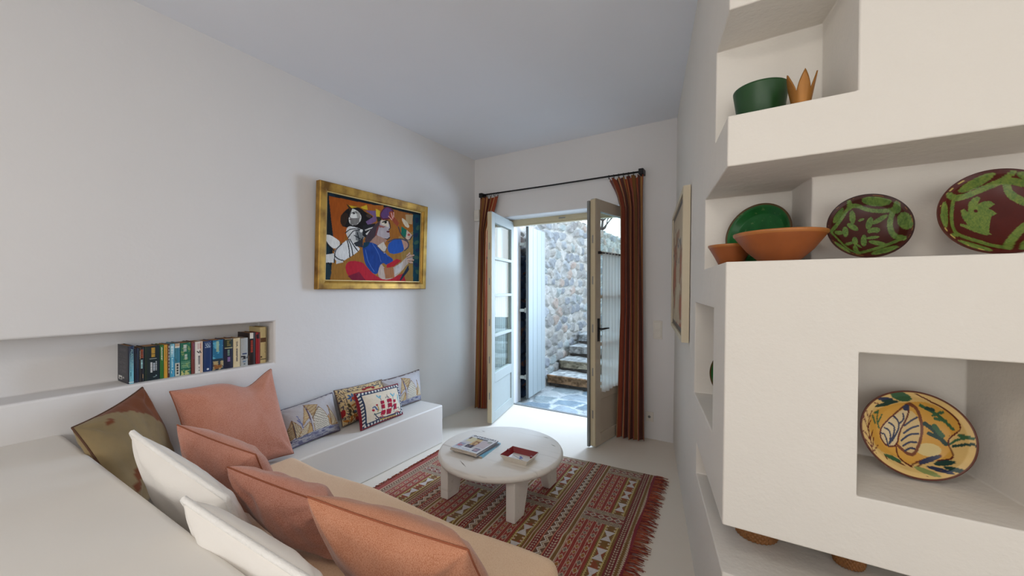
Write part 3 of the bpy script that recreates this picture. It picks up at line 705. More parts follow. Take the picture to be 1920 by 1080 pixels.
def paint_ship(u, v, side):
    C = np.tile(lin((222, 208, 186)), (len(u), 1)) * (.92 + .16 * fnoise(u * 40, v * 30, 3))[:, None]
    if side < 0: return np.tile(lin((120, 40, 46)), (len(u), 1))
    X, Y = happly(SHP, u, v)
    e = np.minimum(np.minimum(u, 1 - u) * 1.35, np.minimum(v, 1 - v)); b1 = e < .115
    put(C, b1, (44, 58, 84)); w = np.where(np.minimum(u, 1 - u) * 1.35 < np.minimum(v, 1 - v), v * 11 + e * 6, u * 15 + e * 6)
    put(C, b1 & (e < .085) & (w % 1 < .5), (216, 214, 206)); put(C, e < .018, (130, 30, 44))
    red = (172, 28, 56)
    for x, y, a, b in [(812, 615, 34, 28), (825, 688, 34, 36), (840, 790, 42, 40), (935, 585, 44, 30), (945, 665, 42, 38), (945, 770, 44, 46), (1025, 595, 24, 24), (1042, 690, 30, 48)]:
        put(C, (np.abs(X - x + (Y - y) * -.12) < a) & (np.abs(Y - y + (X - x) * .2) < b), red)
    blue = (96, 166, 186); navy = (52, 56, 84)
    for P, c, w_ in [([(770, 500), (790, 540), (815, 760)], navy, 4), ([(895, 480), (915, 560), (935, 820)], navy, 4), ([(990, 480), (1010, 580), (1040, 780)], navy, 4), ([(730, 490), (775, 545), (790, 495)], blue, 9), ([(960, 465), (1000, 520), (1025, 470)], blue, 9), ([(870, 540), (895, 500), (935, 545)], navy, 5), ([(1090, 490), (1100, 570)], blue, 8), ([(1090, 540), (1125, 625)], blue, 6),
                     ([(690, 800), (740, 870), (820, 880), (1090, 820)], navy, 8), ([(690, 820), (790, 790)], (60, 90, 90), 10), ([(720, 880), (760, 910), (800, 870)], navy, 6), ([(800, 860), (850, 840), (870, 880)], red, 7), ([(1060, 800), (1100, 760), (1150, 790)], red, 6), ([(1080, 720), (1110, 690), (1140, 740)], navy, 5), ([(660, 700), (690, 680), (730, 740)], (86, 104, 140), 12), ([(730, 670), (760, 730), (740, 770)], (170, 140, 70), 8), ([(980, 720), (1010, 660)], navy, 6)]:
        put(C, linedist(X, Y, smooth_poly(P)) < w_, c)
    put(C, inell(X, Y, 670, 745, 24, 20), red); put(C, inell(X, Y, 722, 655, 18, 16), red); put(C, linedist(X, Y, [(820, 905), (960, 870), (1090, 830)]) < 12, (196, 160, 92))
    return C
cushion('ship_cushion', 'small white cushion embroidered with a red ship', [(-2.54, 1.895, .60), (-2.545, 2.325, .585), (-2.46, 2.30, .352), (-2.435, 1.875, .352)], .13, M['tapestry'], None, 120, 90, .04, paint_ship, .003, 57, mat('crimson_cord', (128, 32, 46), .9, .15, 60), .006)
# ---------------------------------------------------------------- rug (kilim bands run away from the door)
RO = np.array([-.575, 3.02]); ra = math.radians(183.0)
RA = np.array([math.cos(ra), math.sin(ra)]); RB = np.array([.052, -1.0]); RB = RB / np.linalg.norm(RB)
RW, RL = 1.70, 1.74
red, wine, olive, white, brown, pink, blk = (142, 52, 42), (116, 34, 38), (120, 84, 38), (190, 170, 144), (104, 70, 52), (150, 66, 56), (60, 44, 40)
def paint_rug(a, b):
    C = np.tile(lin(red), (len(a), 1))
    def band(x0, x1, c): put(C, (a >= x0) & (a < x1), c)
    def zig(x0, x1, per, th, c, ph=0):
        t = ((b / per + ph) % 1); z = np.abs(t - .5) * 2; xm = x0 + (x1 - x0) * (.15 + .7 * z); put(C, (a >= x0) & (a < x1) & (np.abs(a - xm) < th), c)
    def chev(x0, x1, per, c, bg, sg=1):
        band(x0, x1, bg); xm = (x0 + x1) / 2; t = ((b + sg * np.abs(a - xm) * .9) / per) % 1
        put(C, (a >= x0 + .004) & (a < x1 - .004) & (t < .5) & (np.abs(a - xm) > .003), c)
    def line(x, c=white, w=.0035, wav=0):
        put(C, np.abs(a - x - wav * np.sign(((b / .016) % 1) - .5)) < w, c)
    def diamonds(x0, x1, per, bg, c1, c2):
        xm = (x0 + x1) / 2; hw = (x1 - x0) / 2; t = ((b / per) % 1) - .5; k = np.floor(b / per); q = np.abs(a - xm) / hw + np.abs(t) * 2
        inb = (a >= x0) & (a < x1); put(C, inb, bg); put(C, inb & (q < .86), white); put(C, inb & (q < .62) & (hsh(k, x0 * 9) < .6), c1); put(C, inb & (q < .62) & (hsh(k, x0 * 9) >= .6), c2)
        put(C, inb & (np.abs(np.abs(a - xm) - hw) < .003), white)
    def block(x0, flip=False):
        """hourglass column + three diamond columns, .245 wide"""
        f = (lambda q: x0 + q)
        band(f(0), f(.245), red); band(f(0.0), f(.092), olive); put(C, (a >= f(.026)) & (a < f(.07)) & (fnoise(a * 20, b * 14, 4) > .52), (138, 68, 36))
        line(f(.018), (196, 178, 110), .003, .002); line(f(.080), (196, 178, 110), .003, .002)
        t = ((b / .165 + .22) % 1) - .5; hx = np.abs(a - f(.049))
        put(C, (np.abs(t) < .30) & (hx < .005 + .026 * (np.abs(t) / .30)), (198, 190, 186)); put(C, (np.abs(np.abs(t) - .42) < .035) & (np.abs(hx - .022) < .006), white)
        for k, (p, q) in enumerate(((.108, .142), (.160, .188), (.206, .240))): diamonds(f(p), f(q), .062 if k != 1 else .046, pink if k == 1 else red, (148, 92, 40), (120, 96, 84))
        # cross bands
        p = (b - .70 + .065) % .64
        cb = (p < .13) & (a >= f(.0)) & (a < f(.245)); put(C, cb, (84, 62, 48))
        ck = ((np.floor((a + b) / .0085) + np.floor((a - b) / .0085)) % 2) < 1; put(C, cb & ck, white)
        md = cb & (np.abs(p - .065) < .024); put(C, md, (126, 60, 54)); tt = ((a / .05) % 1) - .5; q2 = np.abs(tt) * 2 + np.abs(p - .065) / .024; put(C, md & (q2 < 1.0), white); put(C, md & (q2 < .62), (110, 96, 110)); put(C, md & (q2 < .3), (150, 96, 44))
    def bandset(x0):
        """.19 wide: olive line, chevrons, zigzag, chevrons"""
        f = lambda q: x0 + q
        band(f(0), f(.19), red); band(f(0.0), f(.024), olive); line(f(.0)); line(f(.024))
        chev(f(.034), f(.066), .021, white, wine); line(f(.071), (190, 120, 90), .002)
        band(f(.073), f(.122), brown); zig(f(.074), f(.108), .052, .005, white); zig(f(.088), f(.122), .052, .004, (214, 204, 190)); line(f(.125), (190, 120, 90), .002)
        chev(f(.130), f(.160), .021, white, wine, -1); line(f(.168)); band(f(.170), f(.184), olive); line(f(.186))
    band(0, .022, (124, 30, 42)); band(.022, .05, olive); line(.022, white, .003, .002); line(.047, white, .003, .002); band(.05, .058, wine)
    chev(.056, .086, .020, white, (104, 44, 36)); band(.086, .092, wine)
    x = .092
    block(x); x += .245; bandset(x); x += .19; block(x); x += .245; bandset(x); x += .19; block(x); x += .245; bandset(x); x += .19; block(x)
    band(RW - .10, RW, pink); line(RW - .10); line(RW - .045); chev(RW - .095, RW - .052, .022, white, brown)
    C *= (.82 + .36 * fnoise(a * 90, b * 90, 3))[:, None] * (.86 + .28 * fnoise(a * 3, b * 3, 6))[:, None]
    return np.clip(C, 0, 1)
nu, nv = 640, 600
A, B = np.meshgrid(np.linspace(0, RW, nu), np.linspace(0, RL, nv), indexing='ij')
zz = .006 + .004 * fnoise(A * 5, B * 5, 2) + .010 * np.exp(-((B - .9 - .25 * A) / .05) ** 2) * np.clip((fnoise(A * 4, B * 4, 8) - .40) * 3, 0, 1)
ea = .006 * np.sin(B * 11) * (A < .02)
XY = RO[None, None] + RA[None, None] * (A + ea)[..., None] + RB[None, None] * B[..., None]
V = np.concatenate([XY, zz[..., None]], 2).reshape(-1, 3); C = paint_rug(A.ravel(), B.ravel())
rug = thing('kilim_rug', (-1.4, 2.1, 0), 'red and olive patterned kilim rug with fringe under the round table', 'rug')
n = nu * nv; g = np.arange(n).reshape(nu, nv); loop = list(g[:, 0]) + list(g[-1, 1:]) + list(g[-2::-1, -1]) + list(g[0, -2:0:-1])
low = V[loop].copy(); low[:, 2] = .001
F = grid_faces(nu, nv, 0, True) + [[loop[i], loop[(i + 1) % len(loop)], n + (i + 1) % len(loop), n + i] for i in range(len(loop))]
obj('pile', np.concatenate([V, low]), F, attr_mat('kilim_wool', .95, bump=(300, .35, .004, 2), spec=.15, sheen=.15), rug, False, np.concatenate([C, C[loop]]))
def fringe(a0, sg, ln, name, cols):
    b = MB(); r = random.Random(3); k = 0; q = 0.0; mids = []
    while q < RL:
        p = RO + RA * a0 + RB * q; d = -RA * sg; l = ln * r.uniform(.65, 1.15); sw = r.uniform(-.25, .25)
        p1 = p + d * l * .5 + RB * sw * l * .4; p2 = p + d * l + RB * sw * l * 1.1
        b.tube([(p[0], p[1], .009), (p1[0], p1[1], .007 + r.random() * .006), (p2[0], p2[1], .004)], [.0022, .0028, .0016], 4, r.randrange(3)); q += r.uniform(.0045, .0085)
    b.build(name, cols, rug, True)
FM = [mat('fringe_red', (150, 66, 46), .95), mat('fringe_rust', (164, 90, 60), .95), mat('fringe_wine', (120, 44, 40), .95)]
fringe(.003, 1, .085, 'fringe', FM); fringe(RW - .003, -1, .03, 'fringe', FM)

# ---------------------------------------------------------------- round coffee table
TCX, TCY, TR, TZ = -1.455, 2.255, .425, .300
m, nt, b = _new('whitewashed_wood'); tc = N(nt, 'ShaderNodeTexCoord'); mp = N(nt, 'ShaderNodeMapping'); mp.inputs['Scale'].default_value = (1.2, 16, 16)
mp.inputs['Rotation'].default_value = (0, 0, math.radians(14))
n1 = N(nt, 'ShaderNodeTexNoise'); n1.inputs['Scale'].default_value = 2.2; n1.inputs['Detail'].default_value = 8; rp = N(nt, 'ShaderNodeValToRGB')
rp.color_ramp.elements[0].position = .22; rp.color_ramp.elements[0].color = l4((204, 196, 184)); rp.color_ramp.elements[1].position = .40; rp.color_ramp.elements[1].color = l4((232, 226, 216))
nt.links.new(tc.outputs['Object'], mp.inputs[0]); nt.links.new(mp.outputs[0], n1.inputs['Vector']); nt.links.new(n1.outputs['Fac'], rp.inputs['Fac']); nt.links.new(rp.outputs[0], b.inputs['Base Color'])
b.inputs['Roughness'].default_value = .45; bp = N(nt, 'ShaderNodeBump'); bp.inputs['Strength'].default_value = .15; bp.inputs['Distance'].default_value = .004; nt.links.new(n1.outputs['Fac'], bp.inputs['Height']); nt.links.new(bp.outputs[0], b.inputs['Normal'])
M['whitewood'] = m
table = thing('coffee_table', (TCX, TCY, 0), 'round whitewashed wooden coffee table on thick plank legs', 'table')
th = .046
prof = [(0, -th), (TR - .02, -th), (TR - .006, -th + .006), (TR, -th + .018), (TR, -.018), (TR - .006, -.006), (TR - .018, 0), (.2, 0), (0, 0)]
V, F = lathe(prof, 128, (TCX, TCY, TZ)); obj('tabletop', V, F, M['whitewood'], table, True)
M['crack'] = mat('wood_check', (150, 140, 128), .9)
for x0, y0, x1, y1 in [(-.12, -.30, -.02, -.36), (-.30, .19, -.26, .185), (.16, .33, .215, .32), (.27, .23, .32, .21)]:
    d = Vector((x1 - x0, y1 - y0, 0)); nrm = Vector((-d.y, d.x, 0)).normalized() * .004; c0 = Vector((TCX + x0, TCY + y0, TZ + .0004)); c1 = c0 + d; cm = (c0 + c1) / 2
    obj('grain_crack', [tuple(q) for q in (c0, cm - nrm, c1, cm + nrm)], [[0, 1, 2, 3]], M['crack'], table)
def legp(x, y, ydir):
    """thick plank, wide along y, inner edge tapering"""
    w2 = .031; o0, i0, i1 = 0, .115, .195            # outer edge, width at foot, width at top
    pts = [(0, 0.012), (ydir * i0, 0.012), (ydir * i1, TZ - th), (0, TZ - th)]
    bm = bmesh.new(); vs = [bm.verts.new((x + sx * w2, y + p[0], p[1])) for sx in (-1, 1) for p in pts]
    for f in ([0, 1, 2, 3], [7, 6, 5, 4], [0, 4, 5, 1], [1, 5, 6, 2], [2, 6, 7, 3], [3, 7, 4, 0]): bm.faces.new([vs[i] for i in f])
    bmesh.ops.recalc_face_normals(bm, faces=bm.faces[:]); bmesh.ops.bevel(bm, geom=bm.edges[:], offset=.006, segments=3, profile=.5, affect='EDGES')
    bm.verts.index_update(); V = [tuple(v.co) for v in bm.verts]; F = [[v.index for v in f.verts] for f in bm.faces]; bm.free()
    obj('leg', V, F, M['whitewood'], table, False)
for x in (-.255, .255):
    legp(TCX + x, TCY - .295, 1); legp(TCX + x, TCY + .295, -1)
b = MB(); b.box(TCX - .29, TCX + .29, TCY - .03, TCY + .03, TZ - th - .055, TZ - th, .006); b.build('cross_rail', M['whitewood'], table)
for x in (-.255, .255):
    b = MB(); b.box(TCX + x - .025, TCX + x + .025, TCY - .27, TCY + .27, TZ - th - .05, TZ - th - .0, .005); b.build('side_rail', M['whitewood'], table)

# ---------------------------------------------------------------- magazines, ashtray
def paint_cover(u, v):
    """u across, v down from the title"""
    C = np.tile(lin((214, 214, 214)), (len(u), 1)) * (.95 + .1 * fnoise(u * 9, v * 9, 1))[:, None]
    r = lambda a, b, c, d: (u > a) & (u < b) & (v > c) & (v < d)
    put(C, r(.06, .96, .18, .80), (196, 192, 190)); put(C, r(.10, .42, .16, .46), (206, 196, 160)); put(C, r(.06, .14, .16, .30), (120, 104, 92)); put(C, r(.30, .72, .14, .185), (34, 34, 50)); put(C, r(.36, .58, .20, .62), (196, 168, 120)); put(C, r(.42, .66, .34, .66) & (fnoise(u * 22, v * 16, 4) > .42), (140, 88, 60))
    put(C, r(.34, .60, .62, .80), (40, 38, 62)); put(C, r(.40, .52, .66, .76) & (fnoise(u * 40, v * 30, 4) > .5), (206, 190, 190)); put(C, r(.60, .96, .22, .66), (190, 176, 178)); put(C, inell(u, v, .86, .24, .08, .07), (150, 150, 140))
    put(C, r(.04, .26, .60, .86), (150, 160, 178)); put(C, r(.06, .24, .64, .82) & (fnoise(u * 20, v * 16, 2) > .48), (196, 104, 112)); put(C, r(.72, .92, .72, .92), (92, 100, 124)); put(C, r(.75, .89, .76, .88) & (((u * 40) % 1) < .5), (214, 176, 178)); put(C, r(.04, .66, .88, .97) & (((v * 60) % 1) < .5) & (fnoise(u * 50, v * 60, 3) > .45), (90, 124, 160))
    return C
M['print'] = attr_mat('printed_paper', .35, spec=.5)
M['pages'] = mat('page_edges', (214, 202, 186), .8, .08, 120, bump=(200, .3, .002, 2))
def text_geo(s, size, spacing=1.0):
    cu = bpy.data.curves.new('t', 'FONT'); cu.body = s; cu.size = size; cu.space_character = spacing; cu.fill_mode = 'FRONT'; cu.resolution_u = 2
    o = bpy.data.objects.new('t', cu); COL.objects.link(o); bpy.context.view_layer.update()
    me = bpy.data.meshes.new_from_object(o.evaluated_get(bpy.context.evaluated_depsgraph_get()))
    V = [tuple(v.co) for v in me.vertices]; F = [list(p.vertices) for p in me.polygons]
    bpy.data.objects.remove(o); bpy.data.curves.remove(cu); bpy.data.meshes.remove(me); return V, F
M['ink'] = mat('black_print', (40, 42, 52), .6); 
def magazine(x0, x1, y0, y1, z, t, rot, label, covercol=None, title=False):
    c = Vector(((x0 + x1) / 2, (y0 + y1) / 2, z)); xf = Matrix.Translation(c) @ Matrix.Rotation(math.radians(rot), 4, 'Z'); w, h = (x1 - x0) / 2, (y1 - y0) / 2
    r = thing('magazine', c, label, 'magazine', 'magazines stacked on the coffee table')
    b = MB(xf); b.box(-w + .002, w - .004, -h + .002, h - .002, .0006, t - .0006); b.build('pages', M['pages'], r)
    n1, n2 = 90, 100; U, Vv = np.meshgrid(np.linspace(0, 1, n1), np.linspace(0, 1, n2), indexing='ij')
    P = np.stack([-w + 2 * w * U, h - 2 * h * Vv, np.full_like(U, t) + .0015 * np.sin(U * 3) * (Vv > .5)], 2).reshape(-1, 3)
    P = np.array([tuple(xf @ Vector(p)) for p in P]); C = paint_cover(U.ravel(), Vv.ravel()) if title else np.tile(lin(covercol), (n1 * n2, 1))
    # spine on the right side and back cover
    sp = [xf @ Vector(p) for p in [(w, -h, t), (w, h, t), (w, h, 0), (w, -h, 0), (-w, h, 0), (-w, -h, 0)]]; n = len(P)
    P = np.concatenate([P, np.array([tuple(s) for s in sp])]); sc = lin((120, 122, 134) if title else covercol); C = np.concatenate([C, np.tile(sc, (6, 1))])
    F = grid_faces(n1, n2, 0, True) + [[n, n + 3, n + 2, n + 1], [n + 3, n + 5, n + 4, n + 2]]
    cv = obj('cover', P, F, M['print'], r, False, C)
    if title:
        Vt, Ft = text_geo('INTERIORS', .036, .98); xs = [v[0] for v in Vt]; k = (2 * w * .86) / (max(xs) - min(xs))
        Vt = [tuple(xf @ Vector((-w * .80 + (v[0] - min(xs)) * k, h * .80 + v[1] * .9, t + .0012))) for v in Vt]; obj('title', Vt, Ft, M['ink'], cv)
    return r
mz = TZ
mags = [(.010, (.012, .020), 5, 'lowest magazine of the stack, pale blue cover sticking out at the back', (120, 176, 196)), (.007, (.004, .006), -3, 'thin dark grey magazine low in the stack on the table', (110, 112, 122)),
        (.009, (-.004, -.004), 1, 'light magazine second from the top of the stack', (196, 190, 184)), (.008, (0, 0), 0, 'top magazine of the stack with printed interiors cover', None)]
for k, (t, (dx, dy), rot, lb, cc) in enumerate(mags):
    magazine(-1.705 + dx, -1.487 + dx, 2.02 + dy, 2.272 + dy, mz, t, rot, lb, cc, title=(k == 3)); mz += t + .0004
ax0, ax1, ay0, ay1 = -1.352, -1.150, 2.078, 2.240
ash = thing('ashtray', ((ax0 + ax1) / 2, (ay0 + ay1) / 2, TZ), 'square ashtray, red inside and white outside, on the coffee table', 'ashtray')
M['enamel_red'] = mat('red_enamel', (128, 22, 26), .25, .05, 8, coat=.3); M['enamel_white'] = mat('white_porcelain', (226, 218, 204), .3, .03, 8, coat=.3); M['ink_blue'] = mat('blue_ink', (52, 80, 160), .4)
def ring(cx, cy, hw, hh, z): return [(cx - hw, cy - hh, z), (cx + hw, cy - hh, z), (cx + hw, cy + hh, z), (cx - hw, cy + hh, z)]
ccx, ccy = (ax0 + ax1) / 2, (ay0 + ay1) / 2; hw, hh = .101, .081
R_ = [ring(ccx, ccy, hw - .022, hh - .022, TZ + .0008), ring(ccx, ccy, hw, hh, TZ + .040), ring(ccx, ccy, hw - .004, hh - .004, TZ + .040), ring(ccx, ccy, hw - .026, hh - .026, TZ + .008)]
V = sum(R_, []); F = [[0, 3, 2, 1]] + [[a * 4 + k, a * 4 + (k + 1) % 4, a * 4 + 4 + (k + 1) % 4, a * 4 + 4 + k] for a in range(2) for k in range(4)]
obj('outer_shell', V[:12], F, M['enamel_white'], ash)
obj('inner_lining', [(x, y, z + .0006) for x, y, z in V[8:16]], [[k, (k + 1) % 4, 4 + (k + 1) % 4, 4 + k] for k in range(4)], M['enamel_red'], ash)
n1 = 60; U, Vv = np.meshgrid(np.linspace(-1, 1, n1), np.linspace(-1, 1, n1), indexing='ij'); u, v = U.ravel(), Vv.ravel()
C = np.tile(lin((222, 218, 210)), (len(u), 1)); put(C, inell(u, v, .1, .1, .22, .13, 60), (40, 66, 150)); put(C, inell(u, v, -.05, .38, .10, .16, 20), (40, 66, 150)); put(C, linedist(u, v, [(-.75, .35), (.5, -.35)]) < .03, (70, 74, 90)); put(C, linedist(u, v, [(.1, -.1), (.25, -.7)]) < .03, (60, 90, 120))
obj('base_plate', np.stack([ccx + u * (hw - .026), ccy + v * (hh - .026), np.full_like(u, TZ + .0095)], 1), grid_faces(n1, n1), attr_mat('painted_porcelain', .25, coat=.3), ash, False, C)
for sx, sy, a in ((-1, .12, 0), (1, -.12, 0)):
    b = MB(); b.box(ccx + sx * (hw - .010) - .006, ccx + sx * (hw - .010) + .006, ccy + sy * hh - .008, ccy + sy * hh + .008, TZ + .034, TZ + .046, .002)
    b.build('cigarette_rest', M['enamel_red'], ash)
# ---------------------------------------------------------------- books in the niche
M['book'] = attr_mat('printed_book_cover', .4, spec=.5)
M['paper'] = mat('aged_page_block', (176, 128, 84), .85, .12, 90, bump=(240, .3, .002, 2))
def marks(s, t, s0, s1, t0, t1, n, seed=0, dens=.62):
    """tiny print-like dashes running down the spine"""
    k = np.floor((t - t0) / (t1 - t0) * n); q = ((t - t0) / (t1 - t0) * n) % 1
    return (s > s0) & (s < s1) & (t > t0) & (t < t1) & (q < .72) & (hsh(k, np.floor((s - s0) / (s1 - s0) * 3), seed) < dens + .25)
def spine_paint(fn):
    return fn
def base(c): return lambda s, t: np.tile(lin(c), (len(s), 1)) * (.92 + .16 * fnoise(s * 5, t * 14, 1))[:, None]
def rect(C, s, t, a, b, c, d, col): put(C, (s > a) & (s < b) & (t > c) & (t < d), col)
def bk_furst(s, t):
    C = base((14, 22, 46))(s, t); g = np.clip((t - .12) / .6, 0, 1)[:, None]; mid = (s > .18) & (s < .92)
    C[mid] = (lin((18, 40, 74))[None] * (1 - g) + lin((120, 190, 206))[None] * g)[mid]; rect(C, s, t, .1, 1, .955, .975, (210, 216, 216)); put(C, marks(s, t, .30, .48, .55, .88, 14, 3), (40, 110, 130)); return C
def bk_plain(c, c2, seed, s0=.3, s1=.62, t0=.15, t1=.6, n=12):
    def f(s, t): C = base(c)(s, t); put(C, marks(s, t, s0, s1, t0, t1, n, seed), c2); return C
    return f
def bk_dark2(s, t):
    C = base((14, 14, 22))(s, t); put(C, marks(s, t, .28, .86, .06, .32, 9, 4, .9), (150, 66, 26)); put(C, marks(s, t, .08, .26, .1, .34, 8, 6), (150, 140, 120)); put(C, marks(s, t, .30, .66, .36, .62, 7, 5, .8), (160, 206, 206)); rect(C, s, t, .7, .8, .78, .9, (190, 150, 100)); return C
def bk_big(s, t):
    C = base((12, 34, 40))(s, t); rect(C, s, t, 0, .12, 0, 1, (14, 40, 22)); put(C, marks(s, t, .42, .68, .05, .33, 6, 2, .95), (206, 160, 60)); rect(C, s, t, .32, .82, .36, .372, (200, 204, 200))
    put(C, marks(s, t, .40, .52, .48, .78, 7, 7, .9), (226, 228, 226)); put(C, marks(s, t, .56, .66, .50, .74, 6, 8, .9), (200, 210, 216)); put(C, marks(s, t, .72, .82, .46, .74, 7, 9, .9), (216, 220, 220)); put(C, inell(s, t, .62, .88, .16, .035) & ~inell(s, t, .58, .87, .16, .035), (170, 200, 200)); return C
def bk_blue9(s, t):
    C = base((132, 190, 206))(s, t); put(C, marks(s, t, .2, .75, .06, .32, 10, 1), (206, 226, 230)); put(C, (t > .4), (58, 150, 184)); put(C, marks(s, t, .3, .7, .42, .8, 9, 2), (176, 220, 226)); put(C, (fnoise(s * 3, t * 9, 6) > .62) & (t > .8), (210, 220, 216)); return C
def bk_teal(s, t):
    C = base((46, 120, 140))(s, t); rect(C, s, t, 0, 1, 0, .10, (190, 160, 130)); rect(C, s, t, 0, 1, .10, .14, (214, 210, 196)); put(C, fnoise(s * 3, t * 8, 5) > .58, (24, 92, 112)); rect(C, s, t, .1, 1, .60, 1, (196, 196, 180)); put(C, marks(s, t, .32, .7, .64, .96, 4, 4, .9), (36, 40, 44)); return C
def bk_green(s, t):
    C = base((24, 104, 80))(s, t); put(C, fnoise(s * 5, t * 14, 3) > .60, (120, 150, 90)); put(C, marks(s, t, .26, .56, .06, .28, 5, 2, .95), (214, 216, 206)); put(C, marks(s, t, .36, .62, .36, .52, 5, 3, .9), (196, 206, 196)); put(C, (t > .58) & (t < .78) & (((s * 9) % 1) < .5) & (((t * 16) % 1) < .6), (140, 190, 150)); put(C, (t > .86) & (fnoise(s * 6, t * 20, 2) > .45), (190, 190, 120)); return C
def bk_white(s, t):
    C = base((222, 216, 208))(s, t); put(C, s > .62, (212, 180, 150)); put(C, marks(s, t, .30, .46, .06, .24, 8, 2, .9), (176, 40, 50)); put(C, marks(s, t, .56, .76, .06, .22, 7, 3, .9), (176, 40, 50)); put(C, (linedist(s, t * 3, [(.25, .95), (.5, 1.08), (.6, .9), (.72, 1.08)]) < .06), (70, 66, 66)); put(C, marks(s, t, .40, .62, .46, .74, 8, 5, .95), (40, 42, 60)); put(C, marks(s, t, .46, .58, .80, .95, 5, 6), (90, 80, 80)); return C
def bk_navy(s, t):
    C = base((24, 52, 100))(s, t)
    for k in range(5): put(C, (np.abs(t - .07 - .035 * k) < .008) & (s > .15 + .05 * (k % 2)) & (s < .88 - .06 * (k % 3)) & (((s * 13 + k * .3) % 1) < .7), (176, 196, 214))
    put(C, inell(s, t, .48, .92, .13, .028), (216, 220, 222)); return C
def bk_sea(s, t):
    C = base((36, 110, 146))(s, t); put(C, fnoise(s * 4, t * 10, 2) > .55, (86, 166, 190)); put(C, s > .92, (18, 30, 66)); put(C, marks(s, t, .32, .56, .04, .40, 8, 2, .8), (170, 190, 150)); put(C, t > .62, (34, 52, 66)); put(C, (t > .70) & (fnoise(s * 5, t * 12, 7) > .48), (176, 156, 110)); put(C, (t > .82) & (fnoise(s * 4, t * 9, 4) > .5), (140, 88, 40)); return C
def bk_green2(s, t):
    C = base((20, 22, 48))(s, t); rect(C, s, t, 0, 1, 0, .28, (26, 40, 26)); rect(C, s, t, .1, 1, 0, .025, (170, 150, 120)); put(C, marks(s, t, .3, .72, .06, .26, 5, 2, .6), (120, 110, 60)); rect(C, s, t, .08, .95, .30, .335, (170, 166, 120)); put(C, marks(s, t, .38, .64, .38, .58, 4, 4, .8), (120, 150, 130)); put(C, marks(s, t, .38, .66, .62, .78, 4, 5, .8), (150, 120, 170)); return C
def bk_grey(s, t):
    C = base((170, 172, 170))(s, t); rect(C, s, t, .2, .88, .54, .585, (30, 52, 96)); put(C, (t > .64) & (t < .76) & (fnoise(s * 4, t * 14, 2) > .42), (30, 32, 40)); put(C, marks(s, t, .25, .85, .80, .88, 3, 2), (96, 124, 150)); rect(C, s, t, .4, .6, .92, .95, (40, 46, 60)); return C
def bk_brown(s, t):
    C = base((34, 16, 14))(s, t); rect(C, s, t, .18, .70, .01, .19, (222, 214, 200)); put(C, marks(s, t, .34, .60, .24, .62, 10, 2, .7), (170, 60, 40)); rect(C, s, t, 0, .10, .70, .85, (150, 110, 80)); return C
def bk_red(s, t): C = base((150, 18, 26))(s, t); put(C, (t < .2) & (fnoise(s * 3, t * 9, 2) > .5), (40, 14, 16)); return C
def bk_cream(s, t):
    C = base((206, 186, 134))(s, t); put(C, s > .86, (90, 76, 50)); rect(C, s, t, 0, 1, .30, .42, (88, 56, 30)); rect(C, s, t, .05, .28, .80, .85, (80, 54, 30)); rect(C, s, t, 0, 1, .885, .90, (40, 26, 20)); put(C, marks(s, t, .70, .80, .45, .72, 9, 2), (130, 112, 76)); return C
# (px left, px right, height, painter, cover colour, label, depth)
BOOKS = [(239, 250.6, .203, bk_furst, (14, 22, 46), 'first book at the left end, dark navy with glowing blue spine', .172),
 (251, 261, .186, bk_plain((14, 22, 50), (50, 60, 60), 3, .45, .6), (14, 22, 50), 'plain dark navy book beside the glowing blue spine', .125),
 (261.2, 270.7, .188, bk_dark2, (14, 14, 22), 'black paperback with rusty brown lettering block on its spine', .125),
 (271, 299.8, .190, bk_big, (12, 34, 40), 'thickest dark green book with yellow and white spine lettering', .125),
 (300, 307.6, .190, bk_plain((28, 104, 30), (214, 214, 190), 5, .32, .62, .06, .46, 14), (28, 104, 30), 'bright green paperback next to the yellow one', .125),
 (307.8, 314.7, .190, bk_plain((206, 150, 34), (120, 80, 20), 6, .36, .58, .06, .5, 14), (206, 150, 34), 'yellow paperback among the niche books', .125),
 (314.9, 319, .190, bk_plain((70, 20, 30), (190, 180, 170), 7, .3, .9, .04, .9, 9), (70, 20, 30), 'thin maroon book right of the yellow paperback', .125),
 (319.2, 328, .190, bk_blue9, (88, 170, 196), 'light blue paperback with pale spine lettering', .125),
 (328.2, 338.4, .192, bk_teal, (46, 120, 140), 'teal paperback with cream lower spine half', .125),
 (339.2, 358.8, .190, bk_green, (24, 104, 80), 'wide emerald green book with white spine title', .125),
 (359.2, 365.5, .192, bk_plain((112, 44, 34), (120, 60, 90), 8, .4, .9, .05, .55, 10), (112, 44, 34), 'thin brick red book beside the white paperback', .125),
 (366, 380.8, .190, bk_white, (222, 216, 208), 'white paperback with red and black spine print', .125),
 (382.5, 398, .188, bk_navy, (24, 52, 100), 'navy book with small white emblem at the spine foot', .125),
 (398.5, 420, .188, bk_sea, (22, 52, 96), 'blue sea-coloured book with a harbour scene at the spine foot', .125),
 (420.3, 437.4, .190, bk_green2, (20, 22, 48), 'dark book with green top panel and pale line', .125),
 (438, 451, .188, bk_plain((214, 196, 156), (50, 48, 70), 9, .36, .60, .12, .82, 17), (214, 196, 156), 'cream paperback with long black spine title', .125),
 (452, 465.5, .184, bk_grey, (170, 172, 170), 'pale grey book with a dark little picture on the spine', .125),
 (466, 479.6, .215, bk_brown, (34, 16, 14), 'black-brown hardback with white label at the top', .145),
 (480, 488, .212, bk_red, (150, 18, 26), 'plain red book beside the tall cream one', .135),
 (488.6, 500.5, .246, bk_cream, (206, 186, 134), 'tallest cream book with brown band at the niche end', .160)]
XS = -2.845
def y_at(px):
    a = math.atan((px - 960) / 730) - YAW; return abs(XS) / math.tan(-a)
